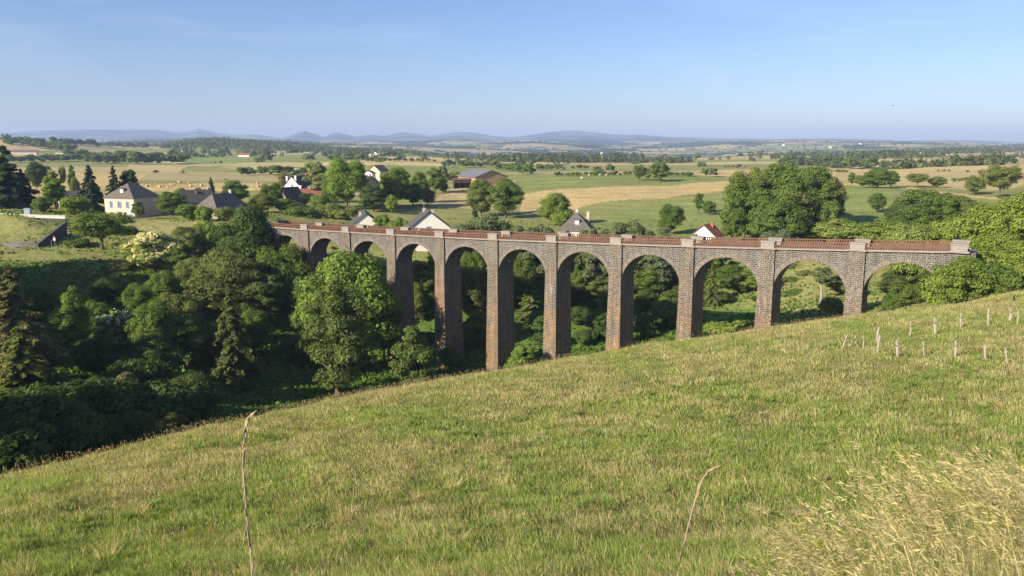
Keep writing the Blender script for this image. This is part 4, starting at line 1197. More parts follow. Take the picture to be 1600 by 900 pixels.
 ('garden_tree', 'round', 445, 308, 236, 40, 'fresh', 'bright bush like tree below the steep slate roofed house', {}),
 ('garden_tree', 'round', 408, 302, 232, 46, 'olive', 'yellowish tree left of the slate roofed stone house', {}),
 ('dark_tree', 'round', 476, 300, 268, 34, 'dark', 'dark tree in front of the red roofed barn', {}),
 ('shrub', 'bush', 503, 303, 258, 36, 'fresh', 'bright bush below the right end of the red roof', {}),
 ('shrub', 'bush', 597, 332, 205, 30, 'fresh', 'green hedge bush right of the smaller bungalow', {}),
 ('shrub', 'bush', 625, 341, 200, 40, 'fresh', 'low bright hedge between the two white bungalows', {}),
 ('shrub', 'bush', 678, 349, 172, 24, 'fresh', 'little green bush before the larger bungalow gable', {}),
 ('brown_tree', 'airy', 442, 262, 330, 22, 'brown', 'thin brownish tree behind the white house', dict(variant=0)),
 # willow row behind the parapet
 ('blue_cedar', 'fir', 742, 317, 186, 36, 'grey', 'grey green cedar behind the parapet right of the larger bungalow', {}),
 ('willow_tree', 'willow', 760, 332, 182, 84, 'grey', 'grey green willow under the cedar behind the parapet', {}),
 ('willow_tree', 'willow', 722, 342, 178, 50, 'grey', 'low willow left of the cedar behind the parapet', {}),
 ('willow_tree', 'willow', 803, 340, 174, 62, 'grey', 'low willow between the cedar and the round field tree', {}),
 ('round_tree', 'round', 867, 299, 236, 54, 'fresh', 'round green tree on the golden field edge above the steep brown roof', {}),
 ('shrub', 'bush', 880, 328, 222, 36, 'fresh', 'bright bush at the foot of the round golden field tree', {}),
 ('willow_tree', 'willow', 845, 341, 172, 68, 'grey', 'willow left of the steep brown roof', {}),
 ('willow_tree', 'willow', 882, 346, 170, 40, 'grey', 'low willow in front of the steep brown roof', {}),
 ('willow_tree', 'willow', 924, 345, 168, 46, 'grey', 'low willow below the chimney of the steep brown roof', {}),
 ('willow_tree', 'willow', 952, 340, 170, 66, 'grey', 'willow just right of the steep brown roof', {}),
 ('willow_tree', 'willow', 988, 333, 170, 74, (.18,.22,.09), 'palest willow in the row behind the parapet', {}),
 ('willow_tree', 'willow', 1030, 340, 168, 70, 'grey', 'rightmost willow of the row before the white cottage', {}),
 ('round_tree', 'round', 1048, 317, 214, 42, 'mid', 'round dark green tree above the rightmost willow', {}),
 ('shrub', 'bush', 1085, 357, 176, 22, 'fresh', 'small bush before the white cottage wall', {}),
 ('shrub', 'bush', 1118, 362, 174, 34, 'olive', 'low bush at the right corner of the white cottage', {}),
 ('poplar_tree', 'tall', 1092, 298, 262, 16, 'mid', 'slender young poplar on the slope left of the great wood', {}),
 ('shrub', 'bush', 1108, 312, 258, 24, 'mid', 'bush at the foot of the slender young poplar', {}),
 ('field_tree', 'tall', 999, 254, 405, 24, 'mid', 'left tree of the tall group above the golden field', {}),
 ('field_tree', 'round', 1031, 251, 400, 32, 'mid', 'biggest tree of the tall group above the golden field', dict(variant=0)),
 ('field_tree', 'tall', 1013, 260, 404, 12, 'olive', 'thin middle tree of the tall group above the golden field', {}),
 # the great wood on the right
 ('great_tree', 'round', 1165, 264, 206, 76, 'mid', 'leftmost broad tree of the great dark wood', {}),
 ('great_tree', 'round', 1215, 246, 214, 96, 'mid', 'tallest crown at the middle of the great dark wood', {}),
 ('great_tree', 'round', 1268, 254, 208, 88, 'mid', 'right hand high crown of the great dark wood', {}),
 ('great_tree', 'cone', 1190, 290, 198, 84, 'mid', 'lower front tree of the great dark wood, left side', dict(variant=1)),
 ('great_tree', 'cone', 1240, 284, 198, 84, 'olive', 'lower front tree with olive leaves in the great dark wood', dict(variant=1)),
 ('great_tree', 'cone', 1288, 286, 200, 60, 'mid', 'lower right corner tree of the great dark wood', dict(variant=1)),
 ('great_tree', 'cone', 1146, 296, 198, 48, 'mid', 'lower left corner tree of the great dark wood', dict(variant=1)),
 ('great_tree', 'round', 1240, 262, 202, 76, 'mid', 'front middle tree joining the crowns of the great dark wood', {}),
 ('great_tree', 'round', 1190, 256, 212, 70, 'fresh', 'slightly fresher green crown in the great dark wood', {}),
 ('great_tree', 'round', 1296, 272, 206, 50, 'olive', 'olive crown at the right shoulder of the great dark wood', {}),
 ('great_tree', 'round', 1215, 300, 194, 90, 'mid', 'lowest front tree of the great dark wood', {}),
 ('slope_tree', 'round', 1465, 296, 192, 70, 'mid', 'middle crown of the broad slope trees', {}),
 ('slope_tree', 'round', 1430, 318, 188, 80, 'mid', 'front low crown of the broad slope trees', {}),
 ('slope_tree', 'round', 1515, 312, 190, 50, 'olive', 'last low olive crown right of the broad slope trees', {}),
 ('round_bush', 'round', 1371, 299, 236, 27, 'mid', 'single round bush alone on the sunny slope', {}),
 ('slope_tree', 'round', 1440, 292, 196, 96, 'mid', 'broad dark tree on the slope right of the lone round bush', {}),
 ('slope_tree', 'round', 1490, 302, 200, 70, 'olive', 'olive tree joined to the right of the broad dark slope tree', {}),
 ('slope_tree', 'round', 1405, 314, 192, 44, 'dark', 'dark low tree at the left of the broad slope tree', {}),
 ('field_tree', 'round', 1372, 262, 318, 48, 'mid', 'spreading field tree with a pale trunk beyond the great wood', {}),
 ('field_tree', 'round', 1348, 272, 322, 26, 'olive', 'small tree left of the spreading field tree', {}),
 ('field_tree', 'round', 1393, 265, 330, 26, 'mid', 'tree right behind the spreading field tree', {}),
 ('field_tree', 'tall', 1331, 266, 350, 12, 'mid', 'small single tree on the field edge right of the great wood', {}),
 ('field_tree', 'open', 1434, 270, 330, 52, 'olive', 'flat topped tree on the field beyond the broad slope tree', {}),
 ('field_tree', 'round', 1465, 275, 332, 46, 'olive', 'bushy tree right of the flat topped field tree', {}),
 ('oak_tree', 'open', 1564, 256, 268, 60, 'olive', 'large gnarled oak with a pale forked trunk on the right', dict(variant=1)),
 ('oak_tree', 'round', 1524, 273, 292, 30, 'olive', 'smaller oak left of the large gnarled one', {}),
 ('field_bush', 'round', 1512, 265.5, 440, 13, 'mid', 'left bush of two on the right hand golden hill', {}),
 ('field_bush', 'round', 1531, 266, 436, 13, 'mid', 'right bush of two on the right hand golden hill', {}),
 # sunlit bank at the right end of the viaduct
 ('bank_tree', 'willow', 1262, 345, 196, 70, 'bright', 'bright leafy tree behind the parapet below the great wood', {}),
 ('bank_tree', 'willow', 1318, 341, 190, 84, 'lime', 'yellow green tree behind the parapet, second from the great wood', {}),
 ('bank_tree', 'willow', 1215, 354, 188, 60, 'grey', 'pale bush behind the parapet at the left foot of the great wood', {}),
 ('bank_tree', 'willow', 1376, 340, 180, 84, 'bright', 'bright bushy tree behind the parapet below the lone round bush', {}),
 ('bank_tree', 'willow', 1425, 342, 124, 84, 'lime', 'yellow green bushy tree behind the parapet below the broad slope tree', {}),
 ('bank_tree', 'willow', 1480, 330, 122, 86, 'bright', 'bright tall bush behind the right end of the parapet', {}),
 ('bank_tree', 'round', 1535, 312, 120, 96, 'bright', 'large bright tree above the right end of the parapet', {}),
 ('bank_tree', 'round', 1592, 294, 120, 100, 'bright', 'highest bright tree at the right edge of the picture', {}),
 ('bank_tree', 'round', 1510, 397, 94, 104, 'fresh', 'lush bush hiding the last pier of the viaduct', {}),
 ('bank_tree', 'bush', 1474, 424, 93, 66, 'fresh', 'low lush bush at the left foot of the one hiding the last pier', {}),
 ('bank_tree', 'bush', 1552, 412, 92, 80, 'mid', 'leafy bush between the last pier and the right edge', {}),
 ('bank_tree', 'round', 1565, 358, 102, 92, 'fresh', 'lush tree right of the bush at the viaduct end', {}),
 ('bank_tree', 'round', 1604, 372, 96, 84, 'bright', 'bright bush at the right edge above the meadow', {}),
 ('dead_bush', 'open', 1424, 441, 98, 66, 'mid', 'dark leafy bush with bare branches under the last arch', {}),
 ('bank_tree', 'round', 1402, 420, 124, 60, 'dark', 'dark shaded tree behind the last arch, left side', {}),
 ('bank_tree', 'round', 1450, 424, 118, 70, 'dark', 'dark shaded tree behind the last arch, right side', {}),
 ('shrub', 'bush', 1395, 455, 102, 34, 'mid', 'small bush at the foot of the last arch', {}),
 ('shrub', 'bush', 1240, 452, 160, 44, 'mid', 'bush in the grass at the left of the wide right arch', {}),
 ('shrub', 'bush', 1262, 432, 172, 36, 'olive', 'olive bush far behind the wide right arch', {}),
 ('shrub', 'bush', 1335, 440, 138, 40, 'mid', 'leafy bush by the right pier of the wide right arch', {}),
 ('shrub', 'bush', 1300, 462, 130, 40, 'olive', 'olive bush at the foot of the birches', {}),
 ('shrub', 'bush', 1235, 420, 182, 50, 'grey', 'grey green bush highest behind the wide right arch', {}),
 ('birch_tree', 'airy', 1318, 424, 146, 58, (.2,.23,.08), 'pale green birch seen through the second arch from the right', dict(variant=0, trunk_m=1)),
 ('birch_tree', 'birch', 1284, 412, 142, 40, 'grey', 'leaning birch trunk with few leaves under the wide right arch', dict(trunk_m=1, lean=.10)),
]
for name, kind, u, vt, Y, wpx, colr, label, opt in TREES:
    opt = dict(opt)
    if opt.get('trunk_m'): opt['trunk_m'] = M_BIRCH
    cat = 'bush' if kind == 'bush' or name in ('shrub', 'round_bush', 'field_bush', 'dead_bush', 'elder_bush') else 'tree'
    tree(name, kind, u, vt, Y, wpx, colr, label, cat, **opt)

# trees of the ravine seen through the arches: (column, top row, distance, width, kind, colour, label)
RAVINE = [
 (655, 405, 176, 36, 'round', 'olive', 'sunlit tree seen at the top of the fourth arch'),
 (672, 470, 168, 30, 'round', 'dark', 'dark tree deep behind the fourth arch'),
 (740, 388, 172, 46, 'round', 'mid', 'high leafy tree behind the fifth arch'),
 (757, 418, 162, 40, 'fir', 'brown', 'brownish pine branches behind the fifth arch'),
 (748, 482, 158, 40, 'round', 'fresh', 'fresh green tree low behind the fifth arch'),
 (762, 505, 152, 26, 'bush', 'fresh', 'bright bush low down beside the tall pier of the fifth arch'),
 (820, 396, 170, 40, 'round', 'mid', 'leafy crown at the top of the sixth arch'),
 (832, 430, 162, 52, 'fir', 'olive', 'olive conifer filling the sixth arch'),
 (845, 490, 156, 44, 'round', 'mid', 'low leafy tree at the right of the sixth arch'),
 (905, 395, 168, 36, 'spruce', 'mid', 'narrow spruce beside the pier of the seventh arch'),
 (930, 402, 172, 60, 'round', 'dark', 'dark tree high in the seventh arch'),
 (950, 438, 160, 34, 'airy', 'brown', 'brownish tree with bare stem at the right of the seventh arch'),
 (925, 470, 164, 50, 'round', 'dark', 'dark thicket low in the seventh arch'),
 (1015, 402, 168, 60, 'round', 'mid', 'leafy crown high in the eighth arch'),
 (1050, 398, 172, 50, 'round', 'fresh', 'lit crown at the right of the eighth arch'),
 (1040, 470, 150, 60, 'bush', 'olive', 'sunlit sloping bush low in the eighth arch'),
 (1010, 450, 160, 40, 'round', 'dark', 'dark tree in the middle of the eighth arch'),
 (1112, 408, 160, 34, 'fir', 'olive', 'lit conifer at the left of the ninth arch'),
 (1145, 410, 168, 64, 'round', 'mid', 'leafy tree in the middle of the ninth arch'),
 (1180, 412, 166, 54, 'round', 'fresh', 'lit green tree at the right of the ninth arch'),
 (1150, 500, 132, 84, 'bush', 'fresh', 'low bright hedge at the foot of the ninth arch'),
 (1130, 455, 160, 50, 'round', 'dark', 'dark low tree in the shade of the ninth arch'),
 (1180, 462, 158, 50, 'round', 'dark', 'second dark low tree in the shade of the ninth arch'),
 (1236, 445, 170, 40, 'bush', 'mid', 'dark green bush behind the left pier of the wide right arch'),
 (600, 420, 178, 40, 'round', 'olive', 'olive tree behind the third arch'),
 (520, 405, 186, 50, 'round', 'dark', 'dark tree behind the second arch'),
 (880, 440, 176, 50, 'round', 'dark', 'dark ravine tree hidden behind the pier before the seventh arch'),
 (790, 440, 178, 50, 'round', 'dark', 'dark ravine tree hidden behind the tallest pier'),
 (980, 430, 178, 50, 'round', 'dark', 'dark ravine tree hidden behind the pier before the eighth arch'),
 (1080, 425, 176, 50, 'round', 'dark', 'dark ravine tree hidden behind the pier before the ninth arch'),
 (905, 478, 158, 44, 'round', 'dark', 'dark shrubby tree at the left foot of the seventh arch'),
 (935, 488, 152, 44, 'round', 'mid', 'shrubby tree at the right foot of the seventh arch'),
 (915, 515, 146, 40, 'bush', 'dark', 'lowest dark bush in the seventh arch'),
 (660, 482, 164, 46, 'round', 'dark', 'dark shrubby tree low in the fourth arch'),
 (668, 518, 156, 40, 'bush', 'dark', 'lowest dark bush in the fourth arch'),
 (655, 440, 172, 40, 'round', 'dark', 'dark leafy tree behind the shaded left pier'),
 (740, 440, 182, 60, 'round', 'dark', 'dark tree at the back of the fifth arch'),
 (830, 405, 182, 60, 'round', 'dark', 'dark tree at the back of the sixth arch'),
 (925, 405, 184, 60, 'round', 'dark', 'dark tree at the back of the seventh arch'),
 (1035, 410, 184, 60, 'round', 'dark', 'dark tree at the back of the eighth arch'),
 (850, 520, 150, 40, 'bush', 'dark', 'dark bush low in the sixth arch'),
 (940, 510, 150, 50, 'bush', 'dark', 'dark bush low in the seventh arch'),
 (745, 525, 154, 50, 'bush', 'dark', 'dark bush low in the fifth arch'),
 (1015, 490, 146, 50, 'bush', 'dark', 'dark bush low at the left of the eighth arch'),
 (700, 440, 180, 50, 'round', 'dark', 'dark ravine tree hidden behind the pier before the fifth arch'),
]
for u, vt, Y, w, kind, colr, label in RAVINE:
    tree('ravine_bush' if kind == 'bush' else 'ravine_tree', kind, u, vt, Y, w, colr, label, 'bush' if kind == 'bush' else 'tree')

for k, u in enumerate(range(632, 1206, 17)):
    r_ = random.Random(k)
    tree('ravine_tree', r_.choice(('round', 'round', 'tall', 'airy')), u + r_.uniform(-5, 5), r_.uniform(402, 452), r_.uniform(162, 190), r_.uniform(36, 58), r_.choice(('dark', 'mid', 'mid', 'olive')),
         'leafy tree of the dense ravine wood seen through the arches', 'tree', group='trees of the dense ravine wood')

# tall trees just outside the left edge, whose long shadows cross the valley
for (x, y, h, w) in ((-46, 40, 11, 12), (-56, 52, 13, 13), (-65, 62, 12, 12), (-78, 78, 11, 12), (-92, 98, 14, 13), (-102, 112, 21, 15), (-112, 126, 26, 18), (-121, 138, 27, 18), (-124, 122, 27, 17)):
    z = tz(x, y)
    p = P['round'][int(h) % 3]
    root = empty('shade_tree', (x, y, z), random.random() * 6)
    root.scale = (w / p['W'], w / p['W'], h / p['H'])
    c = link_mesh('crown', p['crown'], None, root); c.color = (*GREENS['dark'], 1)
    link_mesh('trunk', p['trunk'], None, root)
    tag(root, 'tall tree beyond the left edge shading the valley', 'tree', 'trees beyond the left edge')

# ------------------------------------------------------------------ hedgerow trees of the middle distance: each one a thing
HEDGES = [ # (points of the hedge in the picture, count, height px, colours, kind of words, min distance)
 ([(60,272),(75,268)], 2, 12, ('dark','mid'), 'dark clump of trees by the golden field at the far left', 300),
 ([(95,252),(125,252)], 5, 17, ('mid','dark'), 'tree in the dark grove below the left hill farm', 500),
 ([(140,256),(205,256)], 11, 17, ('mid','dark'), 'tree in the long grove behind the tall blue spruce', 500),
 ([(200,256.5),(252,256.5)], 10, 21, ('mid','dark'), 'tall tree of the shady grove left of the green field', 500),
 ([(262,256),(288,256)], 4, 17, ('mid','dark'), 'tree at the right end of the shady grove', 500),
 ([(10,254),(100,253)], 14, 12, ('dark','mid'), 'hedge tree under the grey roofed hillside farm', 600),
 ([(5,226),(60,228)], 14, 13, ('dark','mid'), 'tree in the wood across the left hill', 900),
 ([(52,230),(112,238)], 14, 17, ('dark','mid'), 'tree on the left hillside by the ochre farmhouse', 900),
 ([(80,224),(145,228)], 14, 10, ('dark','mid'), 'small tree on the skyline of the left hill', 1200),
 ([(3,212.5),(16,213)], 3, 4, ('dark','dark'), 'lone tree on the very top of the left hill', 1200),
 ([(150,229),(230,232)], 13, 8, ('dark','mid'), 'small hedge tree on the slope right of the left hill', 1100),
 ([(100,247),(205,248)], 16, 13, ('mid','mid'), 'tree in the hedge across the far left slope', 800),
 ([(208,231),(230,231)], 4, 9, ('dark','dark'), 'dark tree of the small wood on the far field edge', 1200),
 ([(300,247),(350,246)], 7, 7, ('dark','mid'), 'small tree at the foot of the wooded hill', 1000),
 ([(375,274),(437,273)], 9, 16, ('mid','mid'), 'tree of the dense hedge above the left straw field', 350),
 ([(440,272),(480,274)], 5, 13, ('mid','dark'), 'tree of the dark hedge behind the white house', 350),
 ([(325,256),(350,256)], 3, 4, ('mid','dark'), 'small bush on the edge of the far green field', 700),
 ([(445,241),(472,240)], 5, 8, ('dark','dark'), 'dark tree of the copse right of the wooded hill', 1100),
 ([(482,248)], 1, 9, ('mid','mid'), 'lone round tree in the field left of the flowering lime', 700),
 ([(421,252)], 1, 10, ('mid','mid'), 'lone round tree in the pale field before the wooded hill', 700),
 ([(517,251)], 1, 8, ('mid','mid'), 'lone tree in the field right of the flowering lime', 700),
 ([(545,250),(600,256)], 7, 13, ('mid','mid'), 'tree in the grove below the far hamlet', 600),
 ([(605,252),(680,253)], 10, 7, ('mid','dark'), 'tree in the hedge under the grassy mound', 700),
 ([(605,238),(700,246)], 12, 5, ('dark','dark'), 'dark tree on the crest of the grassy mound', 1300),
 ([(690,262),(720,258)], 4, 13, ('mid','grey'), 'tree of the hedge left of the farm shed', 500),
 ([(720,262),(775,260)], 9, 11, ('olive','mid'), 'hedge tree behind the farm sheds', 520),
 ([(775,266),(808,268)], 5, 14, ('mid','mid'), 'tree at the right end of the farm shed', 420),
 ([(812,272),(832,273)], 4, 17, ('dark','mid'), 'dark tree of the grove right of the white silo', 430),
 ([(836,265),(880,266)], 8, 11, ('mid','grey'), 'tree of the hedge between the far straw fields', 600),
 ([(890,264),(920,265)], 3, 7, ('mid','mid'), 'small round tree on the far straw field', 600),
 ([(928,268),(940,272)], 3, 14, ('mid','dark'), 'dark tree left of the tall field group', 520),
 ([(866,275),(985,274)], 26, 6.5, ('mid','dark'), 'low hedge bush along the top of the green field', 450),
 ([(1042,275),(1082,275)], 11, 6.5, ('mid','olive'), 'low hedge bush right of the tall field group', 450),
 ([(948,268),(958,268)], 2, 11, ('mid','mid'), 'pale green tree behind the tall field group', 600),
 ([(1100,276),(1118,276)], 3, 15, ('mid','grey'), 'tree of the clump on the straw field edge left of the great wood', 450),
 ([(1090,262),(1100,262)], 2, 9, ('mid','mid'), 'far tree left of the great wood', 700),
 ([(1128,262),(1166,262)], 6, 5, ('mid','dark'), 'small tree on the far slope left above the great wood', 700),
 ([(1220,256),(1300,258)], 12, 14, ('mid','dark'), 'tree of the hazy wood behind the great wood', 600),
 ([(1300,262),(1365,264)], 12, 17, ('mid','dark'), 'tree of the hazy wood on the knoll to the right', 600),
 ([(1305,270),(1325,270)], 4, 6, ('mid','olive'), 'bush by the track right of the great wood', 420),
 ([(1464,268),(1484,268)], 4, 4, ('olive','mid'), 'low bush of the row on the golden hill', 450),
 ([(1568,256),(1590,257)], 3, 13, ('dark','dark'), 'dark tree on top of the right hand golden hill', 560),
 ([(1488,284),(1520,283)], 5, 6, ('mid','olive'), 'hedge bush left of the smaller oak', 360),
 ([(238,271),(244,271)], 2, 5, ('rust','olive'), 'small bush near the left end of the straw field', 400),
 ([(278,271),(290,271)], 2, 4, ('rust','olive'), 'small brown bush by the ploughed field', 400),
 ([(350,281),(356,282)], 2, 3, ('olive','rust'), 'tiny bush in the straw field before the dense hedge', 350),
]
for pts, cnt, hpx, cols, label, ymin in HEDGES:
    for k in range(cnt):
        f = (k + .5) / cnt if cnt > 1 else 0
        q = f * (len(pts) - 1); i0 = min(int(q), max(len(pts) - 2, 0)); w = q - i0
        a = pts[i0]; b = pts[min(i0 + 1, len(pts) - 1)]
        u = a[0] + (b[0] - a[0]) * w + random.uniform(-1.5, 1.5) * (1 if cnt < 8 else 2.6); v = a[1] + (b[1] - a[1]) * w
        x, y = ray_ground(u, v, ymin)
        if y > 6000: y = 1500
        y *= 1 + random.uniform(-.012, .012)
        h = hpx * random.uniform(.55, 1.18)
        kind = 'farbush' if hpx <= 4.5 and cnt > 1 and ymin < 700 else 'far'
        tree('distant_tree' if kind == 'far' else 'distant_bush', kind, u, v - h, y, h * random.uniform(1.0, 1.5), random.choice(cols), label, 'tree' if kind == 'far' else 'bush',
             group=(label + ', a row of like ones') if cnt > 1 else None, parts=False)

# far woodland: nobody could count it
def far_woodland():
    r = np.random.default_rng(55)
    pts = []
    # hedges and woods over the far land
    n = 60000
    a = r.uniform(-.72, .72, n); y = np.exp(r.uniform(math.log(900), math.log(5200), n))
    x = a * y
    wm = wood_mask(x, y)
    wx = x + 60 * (fbm(x / 300, y / 300, 2) - .5); wy = y + 60 * (fbm(x / 280 + 9, y / 280, 2) - .5)
    bid, gap = cell_fields(wx, wy, 190, 150, 3)
    sel = ((wm > .62) & (r.random(n) < .5) & (y > 1700)) | ((gap < .05) & (fbm(x / 60, y / 60, 2) > .50) & (r.random(n) < .5))
    z = terrain(x, y); u, v = project(x, y, z)
    # keep the open farmland open
    sel &= ~((y < 1100) & (v > 250) & (r.random(n) < .75))
    sel &= ~((u > 1300) & (y < 1300)); sel &= ~((u < 260) & (y < 1900))
    pts.append(np.stack([x[sel], y[sel]], 1))
    # the wooded hill, the long dark wood on the right, the knoll and the mound crest
    def blot(poly, m, ymin):
        Pw = ray_poly(poly, ymin)
        lo, hi = Pw.min(0), Pw.max(0)
        q = r.uniform(lo, hi, (m, 2))
        return q[in_poly(q[:, 0], q[:, 1], Pw)]
    m = 2600
    q = np.stack([r.uniform(-1000, -380, m), r.uniform(1780, 2400, m)], 1)
    uu, vv = project(q[:, 0], q[:, 1], terrain(q[:, 0], q[:, 1]))
    pts.append(q[(uu > 250) & (uu < 545) & (vv < 240)])
    pts.append(blot([(1370,266),(1390,257),(1430,258),(1450,262),(1480,258),(1520,257),(1565,255),(1565,258),(1500,264),(1450,268),(1400,268)], 1300, 560))
    pts.append(blot([(1215,258),(1240,253),(1300,252),(1350,256),(1350,262),(1300,262)], 260, 700))
    pts.append(blot([(780,253),(800,251),(900,251.5),(1000,252),(1080,252.5),(1085,254.5),(900,254.5)], 420, 900))
    pts.append(blot([(1320,247),(1400,244.5),(1500,245),(1600,247),(1600,248.5),(1460,246.5),(1340,249)], 260, 900))
    pts.append(blot([(690,252),(720,246),(780,246),(800,250),(790,254)], 300, 900))
    Pp = np.vstack(pts)
    x, y = Pp[:, 0], Pp[:, 1]; z = terrain(x, y)
    N = len(x)
    H = r.uniform(6, 11, N) * np.where((y < 1150) & (x > 150), .72, 1)
    d = np.hypot(x, y)
    C = []; NR = []; K = []; S = []
    for m, lo, hi in ((46, 0, 1300), (24, 1300, 2600), (12, 2600, 99999)):
        s = np.nonzero((d >= lo) & (d < hi))[0]
        k = len(s)
        u_ = unit(k * m, r).reshape(k, m, 3)
        u_[..., 2] = np.abs(u_[..., 2] + .25) * 1.0
        rad = (.7 + .4 * r.random((k, m)))[..., None]
        c = u_ * rad * np.stack([H[s] * .52, H[s] * .52, H[s] * .80], 1)[:, None, :]
        c = c + np.stack([x[s], y[s], z[s] + .12 * H[s]], 1)[:, None, :]
        C.append(c.reshape(-1, 3)); NR.append((u_ + .5 * unit(k * m, r).reshape(k, m, 3)).reshape(-1, 3))
        K.append(np.repeat(.75 + .5 * r.random(k), m)); S.append(np.repeat(H[s] * (1.9 / math.sqrt(m)), m))
    C = np.vstack(C); NR = np.vstack(NR); K = np.concatenate(K); S = np.concatenate(S)
    v, q = leaf_quads(C, NR, S, r, 1.2)
    me = mesh_np('far_woodland', v, q, None, leaf_tints(len(C), r, .25, K)); me.materials.append(M_LEAF)
    o = link_mesh('far_woodland', me); o.color = (.13, .16, .068, 1)
    tag(o, 'hazy woods and hedges scattered over the far farmland', 'woodland', kind='stuff')
    return N, len(C)
print('far woodland', far_woodland())

# ------------------------------------------------------------------ undergrowth of the valley and bank: ground cover
def undergrowth():
    r = np.random.default_rng(77)
    n = 130000
    th = r.uniform(-.68, .68, n); d = np.sqrt(r.uniform(60 ** 2, 255 ** 2, n))
    x = d * np.sin(th); y = d * np.cos(th); z = terrain(x, y)
    a = x / y; yc = np.interp(a, crest_a, crest_y)
    keep = (y > yc + 5)
    low = np.clip((-z - 22) / 12, 0, 1)
    keep &= r.random(n) < (.03 + .97 * low ** 2) * np.where(y > 150, .3, 1)
    left = (x / y < -.36) & (y > 98) & (y < 166) & (fbm(x / 14 + 3, y / 14, 3) > .42)
    keep |= left & (y > yc + 5)
    keep |= (x / y < -.30) & (y > 160) & (y < 226) & (r.random(n) < .22) & (fbm(x / 10 + 8, y / 10, 3) > .47)
    x, y, z = x[keep], y[keep], z[keep]
    n = len(x)
    patch = fbm(x / 9, y / 9, 3)
    h = .25 + .9 * np.clip(patch - .35, 0, 1) * r.random(n)
    c = np.stack([x, y, z + h * .5], 1)
    v, q = leaf_quads(c, unit(n, r) + np.array([0, 0, .5]), .5, r, 1.6)
    t = leaf_tints(n, r, .35, .7 + .7 * patch)
    me = mesh_np('undergrowth', v, q, None, t); me.materials.append(M_LEAF)
    o = link_mesh('undergrowth', me); o.color = (.115, .20, .036, 1)
    tag(o, 'nettles and low growth over the valley floor and bank', 'undergrowth', kind='stuff')
undergrowth()

# ------------------------------------------------------------------ meadow grass
def blades(x, y, z, h, w, lean, dirn, r):
    """curved ribbons with three joints, facing at random"""
    n = len(x)
    f = r.uniform(0, 6.283, n)
    px, py = np.cos(f) * w, np.sin(f) * w
    lx, ly = np.cos(dirn) * lean, np.sin(dirn) * lean
    V = np.zeros((n, 5, 3))
    V[:, 0] = np.stack([x - px, y - py, z - .05], 1); V[:, 1] = np.stack([x + px, y + py, z - .05], 1)
    mx, my, mz = x + lx * .35, y + ly * .35, z + h * .6
    V[:, 2] = np.stack([mx + px * .8, my + py * .8, mz], 1); V[:, 3] = np.stack([mx - px * .8, my - py * .8, mz], 1)
    V[:, 4] = np.stack([x + lx, y + ly, z + h], 1)
    b = np.arange(n)[:, None] * 5
    q = b + np.array([[0, 1, 2, 3]]); t = b + np.array([[3, 2, 4]])
    return V.reshape(-1, 3), q, t
